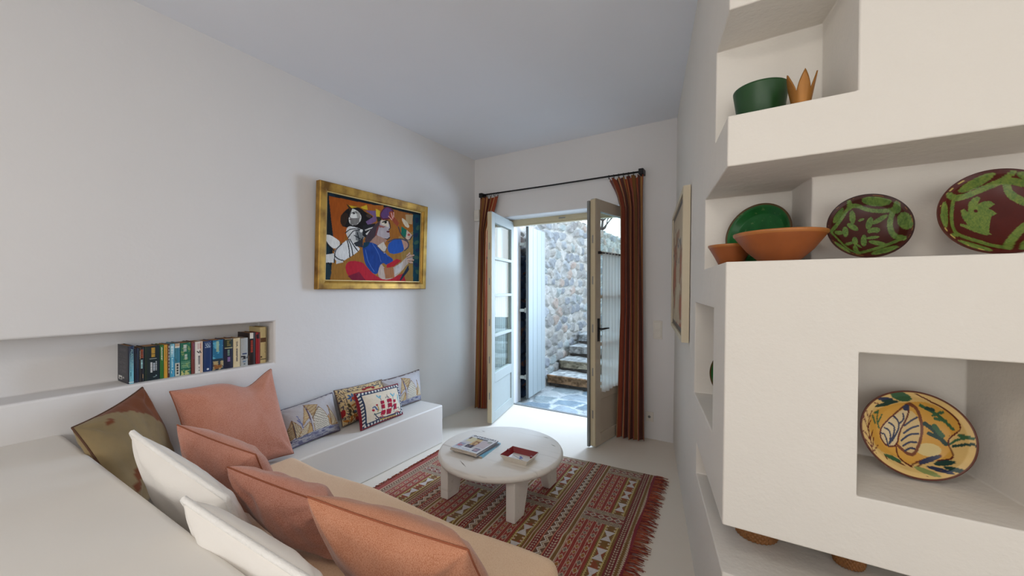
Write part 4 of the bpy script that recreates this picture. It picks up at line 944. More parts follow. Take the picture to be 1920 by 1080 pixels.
for px0, px1, h, fn, cc, lb, dep in BOOKS:
    y0, y1 = y_at(px0), y_at(px1); w = y1 - y0 - .0008; z0 = NZ0 + .0006; xs = XS + (.012 if px0 == 239 else 0) - (.004 * (hsh(px0) - .5))
    r = thing('book', (xs - dep / 2, (y0 + y1) / 2, z0), lb, 'book', 'books in the wall niche')
    b = MB(); b.box(xs - dep + .003, xs - .004, y0 + .0018, y0 + w - .0018, z0 + .002, z0 + h - .003); b.build('page_block', M['paper'], r)
    ns, nt_ = 18, 90; S, T_ = np.meshgrid(np.linspace(0, 1, ns), np.linspace(0, 1, nt_), indexing='ij')
    bul = .0035 * (1 - (2 * S - 1) ** 2); P = np.stack([xs - .0035 + bul, y0 + w * S, z0 + h * (1 - T_)], 2).reshape(-1, 3); C = np.clip(fn(S.ravel(), T_.ravel()), 0, 1)
    F = grid_faces(ns, nt_, 0, False); n = len(P); CC = [C]; PP = [P]
    for yy0, yy1 in ((y0, y0 + .0016), (y0 + w - .0016, y0 + w)):       # boards
        nx, nz = (40, 70) if px0 == 239 and yy0 == y0 else (2, 2)
        V_, F_ = rbox(xs - dep, xs - .003, yy0, yy1, z0, z0 + h); PP.append(np.array(V_)); F += [[i + n for i in f] for f in F_]; n += len(V_); CC.append(np.tile(lin(cc), (len(V_), 1)))
        if nx > 2:                                                   # printed back cover of the end book
            U, Q = np.meshgrid(np.linspace(0, 1, nx), np.linspace(0, 1, nz), indexing='ij'); u, q = U.ravel(), Q.ravel()
            P2 = np.stack([xs - dep + (dep - .004) * u, np.full_like(u, yy0 - .0006), z0 + h * (1 - q)], 1); C2 = np.tile(lin((16, 20, 34)), (len(u), 1))
            put(C2, (u > .15) & (u < .82) & (q > .08) & (q < .78) & (((q * 26) % 1) < .5) & (hsh(np.floor(u * 12), np.floor(q * 26)) < .75) & ~((q > .2) & (q < .24)) & ~((q > .34) & (q < .38)), (70, 66, 72))
            put(C2, (u > .12) & (u < .46) & (q > .84) & (q < .94), (206, 206, 200)); put(C2, (u > .18) & (u < .40) & (q > .87) & (q < .92) & (((u * 40) % 1) < .5), (30, 30, 40)); put(C2, inell(u, q, .58, .87, .06, .025), (190, 190, 186))
            PP.append(P2); F += grid_faces(nx, nz, n, True); n += len(P2); CC.append(C2)
    cv = obj('cover', np.concatenate(PP), F, M['book'], r, False, np.concatenate(CC))
    if px0 == 239:
        Vt, Ft = text_geo('ALAN FURST', .020); xs_ = [v[0] for v in Vt]; k = .112 / (max(xs_) - min(xs_)); m0 = min(xs_)
        obj('spine_title', [(xs + .0012, y0 + w * .40 + v[1] * w * .4 / .014, z0 + h * .92 - (v[0] - m0) * k) for v in Vt], Ft, mat('pale_teal_ink', (150, 190, 190), .5), cv)

# ---------------------------------------------------------------- painting on the left wall
py0, py1, pz0, pz1 = 1.735, 2.875, 1.39, 2.205
tilt = .030
def pw(y, z, d):    # d = distance from the wall; the top leans forward
    return (XL + .006 + d + tilt * (z - pz0) / (pz1 - pz0), y, z)
paint_ = thing('painting', (XL + .03, (py0 + py1) / 2, pz0), 'large colourful painting of two seated women in gold frame on left wall', 'painting')
m, nt, b = _new('worn_gold_leaf'); tc = N(nt, 'ShaderNodeTexCoord'); n1 = N(nt, 'ShaderNodeTexNoise'); n1.inputs['Scale'].default_value = 9; n1.inputs['Detail'].default_value = 8; rp = N(nt, 'ShaderNodeValToRGB')
rp.color_ramp.elements[0].position = .35; rp.color_ramp.elements[0].color = l4((120, 82, 28)); rp.color_ramp.elements[1].position = .62; rp.color_ramp.elements[1].color = l4((186, 144, 62))
nt.links.new(tc.outputs['Object'], n1.inputs['Vector']); nt.links.new(n1.outputs['Fac'], rp.inputs['Fac']); nt.links.new(rp.outputs[0], b.inputs['Base Color']); b.inputs['Metallic'].default_value = .55; b.inputs['Roughness'].default_value = .42
add_bump(nt, b, 50, .2, .004, 4); M['gold'] = m
fw = .066; prof = [(0, 0), (0, .046), (.006, .052), (.046, .050), (.058, .044), (fw, .036), (fw, .0)]
V = []; F = []
for cy, cz, sy, sz in ((py0, pz0, 1, 1), (py1, pz0, -1, 1), (py1, pz1, -1, -1), (py0, pz1, 1, -1)):
    for a, d in prof: V.append(pw(cy + sy * a, cz + sz * a, d))
m_ = len(prof)
for k in range(4):
    for i in range(m_ - 1): F.append([k * m_ + i, ((k + 1) % 4) * m_ + i, ((k + 1) % 4) * m_ + i + 1, k * m_ + i + 1])
o = obj('gold_frame', V, F, M['gold'], paint_)
iy0, iy1, iz0, iz1 = py0 + fw, py1 - fw, pz0 + fw, pz1 - fw
b = MB()
for q in ((iy0 - .001, iy0 + .007, iz0, iz1), (iy1 - .007, iy1 + .001, iz0, iz1), (iy0, iy1, iz0 - .001, iz0 + .007), (iy0, iy1, iz1 - .007, iz1 + .001)):
    vs = [pw(y, z, d) for d in (.012, .030) for (y, z) in ((q[0], q[2]), (q[1], q[2]), (q[1], q[3]), (q[0], q[3]))]
    b.add(vs, [[4, 5, 6, 7], [0, 4, 7, 3], [1, 2, 6, 5], [0, 1, 5, 4], [3, 7, 6, 2]])
b.build('pale_slip', mat('pale_gilt_slip', (214, 188, 122), .45, .1, 20, metal=.3), paint_)
def paint_canvas(u, v):
    Hm = homog(UNIT, [(203, 210), (957, 410), (946, 973), (187, 950)]); X, Y = happly(Hm, u, v)
    X = X + 4 * (fnoise(u * 40, v * 30, 1) - .5); Y = Y + 4 * (fnoise(u * 40, v * 30, 2) - .5)
    C = np.tile(lin((20, 30, 36)), (len(u), 1))
    pg = lambda P, c: put(C, inpoly(X, Y, P), c)
    sp = lambda P, c, it=2: put(C, inpoly(X, Y, smooth_poly(P, True, it)), c)
    ln = lambda P, w, c: put(C, linedist(X, Y, smooth_poly(P)) < w, c)
    el = lambda *a: put(C, inell(X, Y, *a[:5]), a[5])
    for k in range(26): el(200 + 750 * hsh(k, 1), 215 + 740 * hsh(k, 2), 18 + 24 * hsh(k, 3), 30, 360 * hsh(k, 4), (24, 44, 60) if k % 2 else (30, 34, 28))
    pg([(225, 252), (560, 330), (740, 378), (835, 415), (895, 420), (900, 970), (235, 950), (250, 820), (262, 590), (240, 400)], (150, 92, 28))
    pg([(225, 252), (560, 330), (640, 350), (560, 345), (370, 330), (400, 480), (340, 640), (262, 590), (240, 400)], (160, 80, 22))
    pg([(250, 800), (480, 690), (900, 640), (900, 965), (240, 950)], (150, 104, 42)); pg([(780, 600), (895, 560), (900, 960), (830, 960)], (148, 116, 60))
    pg([(893, 420), (957, 430), (946, 968), (897, 965)], (16, 58, 72)); 
    for k in range(8): el(925 + 10 * math.sin(k * 2), 470 + 60 * k, 14, 22, 20 * k, (50, 84, 70) if k % 2 else (18, 40, 70))
    pg([(740, 378), (895, 420), (880, 440), (800, 460), (740, 500), (725, 430)], (150, 92, 40))
    sp([(310, 440), (345, 385), (400, 345), (470, 350), (520, 395), (585, 430), (565, 485), (500, 545), (470, 575), (400, 520), (340, 510)], (28, 22, 20)); sp([(315, 430), (360, 385), (390, 420), (350, 520), (320, 480)], (50, 34, 22))
    pg([(368, 322), (410, 350), (395, 380)], (70, 40, 20)); pg([(382, 333), (455, 350), (410, 358)], (200, 168, 36)); pg([(480, 350), (530, 333), (537, 376), (500, 366)], (206, 172, 40)); pg([(530, 335), (665, 343), (650, 378), (540, 378)], (166, 92, 28))
    pg([(520, 380), (610, 385), (605, 470), (540, 502), (522, 470), (585, 430)], (110, 84, 124)); el(545, 425, 22, 14, 20, (70, 56, 46))
    pg([(600, 368), (634, 385), (632, 440), (605, 430)], (206, 176, 44)); pg([(605, 430), (650, 440), (640, 470), (615, 475)], (40, 40, 26))
    sp([(632, 400), (680, 345), (748, 378), (738, 430), (700, 462), (640, 458)], (92, 34, 54)); sp([(640, 402), (682, 355), (735, 382), (725, 425), (690, 448), (648, 448)], (92, 62, 108))
    # white figure
    sp([(410, 358), (445, 372), (472, 398), (490, 430), (476, 472), (440, 500), (395, 492), (384, 445), (392, 420)], (218, 216, 210)); pg([(398, 440), (472, 438), (470, 470), (440, 498), (396, 490)], (120, 116, 112)); pg([(440, 375), (475, 400), (482, 440), (455, 440)], (160, 156, 150))
    ln([(408, 398), (440, 384), (450, 400)], 3, (24, 22, 22)); el(428, 400, 12, 6, -10, (40, 36, 36)); ln([(408, 370), (398, 415), (390, 430), (402, 438)], 2.5, (50, 46, 44)); ln([(390, 448), (402, 450)], 4, (90, 70, 66))
    sp([(378, 500), (450, 515), (500, 540), (522, 580), (490, 640), (430, 652), (385, 612), (360, 560)], (206, 205, 202)); pg([(440, 540), (500, 545), (520, 580), (490, 640), (440, 620)], (120, 122, 122))
    sp([(200, 560), (262, 585), (332, 642), (270, 702), (198, 620)], (222, 220, 216)); sp([(330, 650), (385, 605), (440, 660), (490, 700), (360, 780), (310, 805), (262, 765), (275, 690)], (214, 214, 214)); pg([(190, 735), (265, 725), (272, 802), (190, 800)], (216, 215, 212)); pg([(290, 750), (345, 800), (285, 812)], (206, 206, 204))
    for P in ([(375, 620), (390, 690), (395, 760)], [(385, 615), (410, 680), (420, 745)], [(395, 610), (430, 670), (460, 710)], [(330, 650), (275, 700), (270, 800)], [(270, 740), (300, 775), (345, 785)], [(360, 560), (390, 530), (450, 525), (500, 545)], [(380, 600), (420, 540), (470, 540)], [(430, 650), (470, 640), (500, 600)], [(198, 625), (270, 705)], [(455, 560), (470, 620)], [(430, 580), (480, 610)]): ln(P, 4, (40, 42, 46))
    pg([(500, 500), (600, 485), (575, 560), (530, 610), (495, 580)], (32, 30, 34)); pg([(520, 570), (570, 530), (550, 590)], (206, 202, 196)); ln([(520, 540), (600, 512)], 5, (190, 186, 180)); el(486, 545, 12, 14, 0, (216, 214, 210)); pg([(430, 640), (500, 610), (500, 680), (440, 670)], (46, 48, 54))
    sp([(188, 812), (235, 812), (250, 880), (230, 948), (188, 945)], (34, 54, 62)); sp([(192, 645), (235, 680), (235, 722), (192, 728)], (22, 44, 54))
    # woman in blue
    sp([(600, 492), (640, 462), (632, 560), (560, 640), (505, 640), (540, 560)], (66, 52, 58)); pg([(610, 520), (640, 490), (635, 560), (590, 610)], (110, 56, 56))
    pg([(640, 462), (694, 464), (703, 482), (720, 530), (706, 545), (713, 602), (692, 620), (650, 606), (608, 580), (625, 520)], (172, 160, 162)); pg([(640, 465), (694, 464), (706, 520), (680, 512), (645, 495)], (208, 194, 172)); pg([(630, 500), (680, 515), (660, 525), (628, 520)], (150, 90, 80))
    ln([(655, 478), (692, 466)], 5, (28, 22, 22)); el(680, 482, 11, 7, -15, (30, 26, 22)); ln([(706, 470), (720, 528), (704, 540)], 3.5, (36, 28, 28)); pg([(686, 550), (712, 547), (706, 565), (688, 562)], (90, 26, 36)); ln([(713, 602), (690, 622), (640, 605)], 4, (40, 34, 36))
    pg([(608, 582), (692, 622), (668, 655), (610, 662), (556, 636)], (158, 122, 106))
    sp([(495, 655), (556, 636), (620, 662), (680, 740), (755, 790), (700, 835), (645, 800), (612, 928), (520, 832), (500, 730)], (28, 62, 134)); pg([(505, 640), (556, 636), (540, 670), (500, 690)], (22, 54, 70))
    for P in ([(575, 650), (620, 720), (645, 800)], [(640, 680), (700, 760)], [(520, 700), (540, 800), (590, 880)]): ln(P, 2.5, (70, 104, 170))
    pg([(612, 672), (662, 638), (690, 690), (672, 735)], (200, 188, 172)); ln([(612, 672), (672, 735), (690, 690)], 3, (90, 70, 60))
    sp([(690, 675), (730, 625), (805, 610), (832, 700), (800, 732), (710, 742)], (34, 78, 156)); pg([(805, 618), (852, 632), (862, 690), (828, 708)], (176, 136, 118)); ln([(700, 640), (760, 612), (850, 628), (866, 680), (830, 712)], 5, (70, 66, 80))
    sp([(355, 840), (378, 795), (430, 788), (505, 805), (520, 832), (612, 930), (765, 968), (440, 955), (380, 915)], (172, 34, 50)); pg([(380, 915), (470, 880), (530, 960), (420, 955)], (120, 30, 52)); pg([(690, 825), (765, 780), (805, 792), (745, 842), (690, 852)], (168, 30, 40)); pg([(630, 955), (825, 900), (842, 972), (630, 968)], (170, 32, 44))
    sp([(640, 805), (670, 852), (705, 862), (780, 830), (850, 760), (885, 738), (898, 800), (850, 822), (800, 892), (740, 938), (680, 952), (612, 925)], (180, 162, 150)); pg([(665, 850), (742, 850), (752, 932), (680, 942)], (158, 104, 66)); pg([(760, 840), (820, 800), (800, 880), (750, 910)], (190, 184, 180))
    pg([(790, 950), (860, 830), (865, 870), (800, 960)], (30, 42, 62))
    for P in ([(850, 770), (900, 752)], [(855, 790), (898, 790)], [(850, 755), (870, 735)], [(860, 805), (890, 812)]): ln(P, 6, (196, 160, 140)); ln([(p[0], p[1] + 8) for p in P], 2, (70, 40, 40))
    pg([(705, 400), (722, 388), (745, 402), (748, 440), (788, 490), (770, 517), (735, 472), (712, 450)], (146, 66, 42))
    for P in ([(735, 450), (722, 405)], [(742, 440), (742, 400)], [(728, 460), (702, 432)]): ln(P, 4, (190, 110, 90)); ln(P, 1.5, (226, 190, 180))
    pg([(835, 420), (894, 425), (888, 502), (840, 490)], (176, 148, 108)); sp([(803, 442), (840, 470), (872, 522), (850, 532), (815, 492)], (206, 190, 164)); pg([(803, 515), (846, 545), (838, 612), (803, 585)], (22, 100, 80)); pg([(846, 545), (892, 592), (862, 637), (838, 612)], (196, 172, 156)); el(862, 585, 10, 10, 0, (170, 80, 70)); ln([(780, 520), (803, 590), (860, 640), (892, 590)], 3.5, (60, 50, 60))
    C *= (.80 + .40 * fnoise(X / 9, Y / 40, 3))[:, None] * (.9 + .2 * fnoise(X / 60, Y / 60, 5))[:, None]
    return np.clip(C, 0, 1)
n1, n2 = 330, 240; U, Vv = np.meshgrid(np.linspace(0, 1, n1), np.linspace(0, 1, n2), indexing='ij'); u, v = U.ravel(), Vv.ravel()
P = np.array([pw(iy0 + (iy1 - iy0) * a, iz1 - (iz1 - iz0) * c, .022) for a, c in zip(u, v)])
obj('canvas', P, grid_faces(n1, n2, 0, True), attr_mat('oil_paint', .7, bump=(120, .2, .003, 4), spec=.12), paint_, False, paint_canvas(u, v))
vs = [pw(y, z, .004) for y, z in ((py0 + .01, pz0 + .01), (py1 - .01, pz0 + .01), (py1 - .01, pz1 - .01), (py0 + .01, pz1 - .01))]
obj('backing', vs, [[0, 3, 2, 1]], M['iron'], paint_)

# ---------------------------------------------------------------- narrow framed print on the right wall
q0, q1, rz0, rz1 = 2.47, 3.52, 1.08, 2.00
def rw(y, z, d): p = uw(U0 - d, y, z); return p
pic = thing('framed_print', rw((q0 + q1) / 2, rz0, .02), 'cream framed print seen almost edge-on on the right wall', 'picture')
M['cream_frame'] = mat('cream_frame', (206, 192, 164), .5, .04, 20)
V = []; F = []; fw2 = .035; prof = [(0, .004), (0, .042), (.006, .046), (fw2, .044), (fw2, .03)]
for cy, cz, sy, sz in ((q0, rz0, 1, 1), (q1, rz0, -1, 1), (q1, rz1, -1, -1), (q0, rz1, 1, -1)):
    for a, d in prof: V.append(rw(cy + sy * a, cz + sz * a, d))
m_ = len(prof)
for k in range(4):
    for i in range(m_ - 1): F.append([k * m_ + i, k * m_ + i + 1, ((k + 1) % 4) * m_ + i + 1, ((k + 1) % 4) * m_ + i])
obj('frame', V, F, M['cream_frame'], pic)
n1 = 90; U, Vv = np.meshgrid(np.linspace(0, 1, n1), np.linspace(0, 1, n1), indexing='ij'); u, v = U.ravel(), Vv.ravel()
C = np.tile(lin((186, 166, 136)), (len(u), 1)); n = fnoise(u * 5, v * 5, 3); put(C, (n > .52) & (v > .18) & (v < .9), (150, 104, 66)); put(C, (n > .60) & (v > .3), (166, 90, 52)); put(C, (v > .62) & (n < .40), (196, 180, 150)); put(C, (np.abs(u - .5) > .46) | (np.abs(v - .5) > .46), (92, 80, 70)); put(C, (v < .5) & (fnoise(u * 8, v * 14, 6) > .62), (88, 84, 84))
P = np.array([rw(q0 + fw2 + (q1 - q0 - 2 * fw2) * a, rz1 - fw2 - (rz1 - rz0 - 2 * fw2) * c, .034) for a, c in zip(u, v)])
obj('print', P, grid_faces(n1, n1), attr_mat('printed_art', .5), pic, False, C)
vs = [rw(y, z, .008) for y, z in ((q0 + .01, rz0 + .01), (q1 - .01, rz0 + .01), (q1 - .01, rz1 - .01), (q0 + .01, rz1 - .01))]; obj('backing', vs, [[0, 1, 2, 3]], M['iron'], pic)

# ---------------------------------------------------------------- small wall fittings
M['plastic'] = mat('white_plastic', (222, 216, 206), .4)
sw = thing('light_switch', (-.70, YD, 1.0), 'white double light switch right of the striped curtain', 'switch')
b = MB(); b.box(-.748, -.668, YD - .008, YD, .93, 1.10, .003); b.build('plate', M['plastic'], sw)
for z in (.978, 1.052):
    b = MB(); b.box(-.738, -.678, YD - .013, YD - .007, z - .031, z + .031, .003); b.build('rocker', M['plastic'], sw)
so = thing('wall_socket', (-.75, YD, .2), 'white wall socket low behind the edge of the striped curtain', 'socket')
b = MB(); b.box(-.815, -.745, YD - .008, YD, .16, .25, .003); b.build('plate', M['plastic'], so)
b = MB(); b.tube([(-.782, YD - .010, .205), (-.782, YD - .006, .205)], .012, 16); b.build('socket_hole', M['rebate'], so, True)
al = thing('motion_sensor', (-2.755, YD, 2.2), 'small white motion sensor in the corner left of the curtain', 'sensor')
b = MB(); b.box(-2.782, -2.705, YD - .045, YD, 2.19, 2.325, .012, 3); b.build('casing', M['plastic'], al, True)
b = MB(); b.box(-2.77, -2.717, YD - .049, YD - .040, 2.205, 2.25, .004, 2); b.build('lens', M['plastic'], al)
# ---------------------------------------------------------------- pottery on the shelf unit
def glaze(name, col, rough=.42, var=.2, coat=0): return mat(name, col, rough, var, 14, bump=(18, .08, .006, 4), coat=coat)
M['green_glaze'] = glaze('green_glaze', (24, 66, 26)); M['terracotta'] = mat('terracotta', (146, 78, 32), .5, .3, 16, bump=(40, .2, .004, 4))
M['bronze_wood'] = mat('gilded_wood', (150, 98, 34), .4, .3, 18, metal=.35, bump=(40, .2, .004, 4))
M['honey'] = mat('honey_glaze', (168, 104, 50), .4, .3, 20)
LZ1, LZ2, NZQ = 1.483, 1.945, .826
# tall ledge: green bucket-shaped bowl
bx, by = .036, 1.555
bowl = thing('green_bowl', (bx, by, LZ2), 'dark green straight-sided bowl on the top ledge', 'bowl')
V, F = lathe([(0, 0), (.060, 0), (.064, .004), (.080, .116), (.080, .120), (.076, .120), (.060, .010), (0, .008)], 64, (bx, by, LZ2 + .0005)); obj('bowl_body', V, F, M['green_glaze'], bowl, True)
V, F = torus((bx, by, LZ2 + .1205), .078, .0022, 'z', 64, 8); obj('rim', V, F, M['green_glaze'], bowl, True)
# crown shaped holder
cx, cy = .137, 1.452
cr = thing('crown_holder', (cx, cy, LZ2), 'gilded crown-shaped candle holder beside the green bowl', 'candle holder')
n = 120; V = []; F = []
for i in range(n):
    a = 2 * PI * i / n; k = ((i / n * 5 + .62) % 1); tooth = (1 - abs(2 * k - 1)); h = .038 + .058 * tooth ** .85
    for th_ in (0, .0035):
        for t in np.linspace(0, 1, 9): V.append((cx + (.023 + .017 * (h * t / .092) - th_) * math.cos(a), cy + (.023 + .017 * (h * t / .092) - th_) * math.sin(a), LZ2 + .0005 + h * t))
for i in range(n):
    j = (i + 1) % n
    for t in range(8):
        F.append([i * 18 + t, j * 18 + t, j * 18 + t + 1, i * 18 + t + 1]); F.append([i * 18 + 9 + t, i * 18 + 10 + t, j * 18 + 10 + t, j * 18 + 9 + t])
    F.append([i * 18 + 8, j * 18 + 8, j * 18 + 17, i * 18 + 17])
obj('petal_crown', V, F, M['bronze_wood'], cr, True)
V, F = lathe([(0, .0006), (.023, .0006), (.024, .006), (.022, .010), (0, .010)], 32, (cx, cy, LZ2)); obj('base', V, F, M['bronze_wood'], cr, True)

def plate(name, label, cat, c, R, depth, yaw, lean, roll, paint, m, rimw=.28, back=None, foot=.45, inner=None, N_=150):
    """round dish standing on its rim: local x right, y up, z towards the viewer"""
    xf = Matrix.Translation(Vector(c)) @ Matrix.Rotation(yaw, 4, 'Z') @ Matrix.Rotation(PI / 2 - lean, 4, 'X') @ Matrix.Rotation(roll, 4, 'Z')
    nr, na = 70, 190; r_ = np.linspace(0, 1, nr) ; A = np.linspace(0, 2 * PI, na, endpoint=False)
    RR, AA = np.meshgrid(r_, A, indexing='ij'); x, y = RR * np.cos(AA), RR * np.sin(AA)
    z = -depth * np.clip(1 - (np.clip(RR - (.0), 0, 1) / (1 - rimw * .4)) ** 2.4, 0, 1) + .0
    z = z + .012 * R / .1 * np.clip((RR - (1 - rimw)) / rimw, 0, 1)
    P = np.stack([x * R, y * R, z], 2).reshape(-1, 3)
    rb = [(1.0, .012 * R / .1 - .001), (1.005, .012 * R / .1 - .005), (.985, .002), (.8, -depth * .55 - .006), (foot + .05, -depth - .006), (foot, -depth - .012), (foot - .06, -depth - .012), (foot - .08, -depth - .006), (0.02, -depth - .006)]
    Pb = np.array([[q * R * math.cos(a), q * R * math.sin(a), h] for q, h in rb for a in A]); n = len(P)
    F = []
    for i in range(nr - 1):
        for k in range(na): F.append([i * na + k, (i + 1) * na + k, (i + 1) * na + (k + 1) % na, i * na + (k + 1) % na])
    L_ = [nr - 1] + list(range(nr, nr + len(rb)))
    for i in range(len(L_) - 1):
        a0, a1 = L_[i] * na, L_[i + 1] * na
        for k in range(na): F.append([a0 + k, a1 + k, a1 + (k + 1) % na, a0 + (k + 1) % na])
    Cf = np.clip(paint(x.ravel(), -y.ravel()), 0, 1); Cb = np.tile(lin(back or (120, 60, 34)), (len(Pb), 1))
    W_ = np.array([tuple(xf @ Vector(p)) for p in np.concatenate([P, Pb])])
    zmin = W_[:, 2].min(); r = thing(name, (c[0], c[1], zmin), label, cat)
    o = obj('dish', W_, F, m, r, True, np.concatenate([Cf, Cb]))
    return r, zmin
GL = attr_mat('glazed_earthenware', .30, bump=(24, .12, .004, 4), spec=.22)
def mott(C, m, X, Y, a, b, s):
    n = hsh(np.floor(X / s), np.floor(Y / s), 3) ; q = np.clip(fnoise(X / (s * 3), Y / (s * 3), 5) * .6 + n * .4, 0, 1)[:, None]
    C[m] = (lin(a)[None] * (1 - q) + lin(b)[None] * q)[m]
MAR, G1, G2 = (58, 20, 12), (40, 70, 30), (108, 130, 60)
def paint_flower(x, y):
    X, Y = 690 + 615 * x, 550 + 450 * y; C = np.tile(lin(MAR), (len(x), 1)) * (.8 + .4 * fnoise(x * 6, y * 6, 2))[:, None]
    m = np.zeros(len(x), bool)
    for P, w in [([(150, 600), (300, 430), (430, 240), (560, 225), (700, 290), (900, 330), (1080, 330)], 26), ([(1100, 270), (1030, 400), (1005, 560), (1050, 700), (1150, 745)], 38), ([(1160, 745), (900, 830), (650, 900), (540, 930)], 22), ([(150, 620), (260, 720), (400, 880), (520, 935)], 16), ([(430, 190), (440, 250)], 36), ([(1090, 260), (1110, 350)], 36)]: m |= linedist(X, Y, smooth_poly(P)) < w
    for e in [(820, 200, 210, 52, 10), (265, 365, 130, 40, -52), (1195, 510, 80, 125, -22), (890, 905, 190, 42, -14), (300, 850, 150, 28, 38), (490, 380, 45, 95, -3), (375, 590, 48, 78, 0), (265, 605, 66, 34, 0), (490, 520, 95, 40, 30), (735, 480, 46, 90, 22), (790, 590, 90, 46, -6), (880, 440, 120, 34, -25), (640, 730, 44, 90, 8), (820, 775, 115, 34, 15), (770, 690, 90, 22, -4), (505, 870, 38, 80, -4), (510, 730, 42, 60, 0), (420, 770, 80, 22, -16), (620, 425, 46, 18, -18), (550, 800, 60, 16, 40)]: m |= inell(X, Y, *e)
    m &= ~inell(X, Y, 760, 640, 75, 20, -6)
    mott(C, m, X, Y, G1, G2, 16); r = np.hypot(x, y); put(C, r > .965, (46, 20, 16)); put(C, (r > .95) & (r < .965) & (fnoise(x * 14, y * 14, 4) > .56), (126, 84, 40)); return C
def paint_bird(x, y):
    X, Y = 817 + 727 * x, 548 + 472 * y; C = np.tile(lin((74, 22, 14)), (len(x), 1)) * (.8 + .4 * fnoise(x * 6, y * 6, 2))[:, None]
    m = np.zeros(len(x), bool)
    for P, w in [([(250, 320), (370, 350), (560, 300), (750, 235), (960, 175), (1010, 110)], 32), ([(330, 380), (300, 520), (290, 700), (330, 775), (560, 845), (740, 920), (880, 950)], 27), ([(870, 940), (960, 840), (1110, 700), (1260, 640)], 42), ([(960, 210), (1000, 330), (1110, 410), (1240, 470)], 42), ([(220, 800), (320, 780)], 24), ([(1010, 200), (1180, 260), (1330, 330)], 28), ([(1260, 460), (1300, 560), (1260, 660)], 34)]: m |= linedist(X, Y, smooth_poly(P)) < w
    for e in [(600, 195, 225, 48, -20), (190, 545, 58, 150, 4), (470, 920, 220, 42, 15), (1110, 900, 150, 50, -30), (1180, 200, 150, 34, 25), (1430, 540, 60, 150, 0)]: m |= inell(X, Y, *e)
    m |= inpoly(X, Y, [(430, 480), (470, 458), (522, 500), (530, 400), (590, 340), (640, 328), (682, 345), (640, 412), (720, 385), (792, 385), (845, 425), (760, 470), (800, 485), (858, 532), (790, 560), (760, 650), (735, 742), (757, 770), (690, 778), (560, 732), (440, 672), (400, 657), (398, 630), (440, 640), (500, 650), (440, 560)])
    m &= ~inell(X, Y, 615, 488, 24, 18); mott(C, m, X, Y, (52, 88, 40), (128, 140, 62), 15); r = np.hypot(x, y); put(C, (r > .93) & (r < .965) & (fnoise(x * 9, y * 9, 4) > .56) & (x < -.3), (170, 150, 80)); put(C, r > .97, (70, 24, 18)); return C
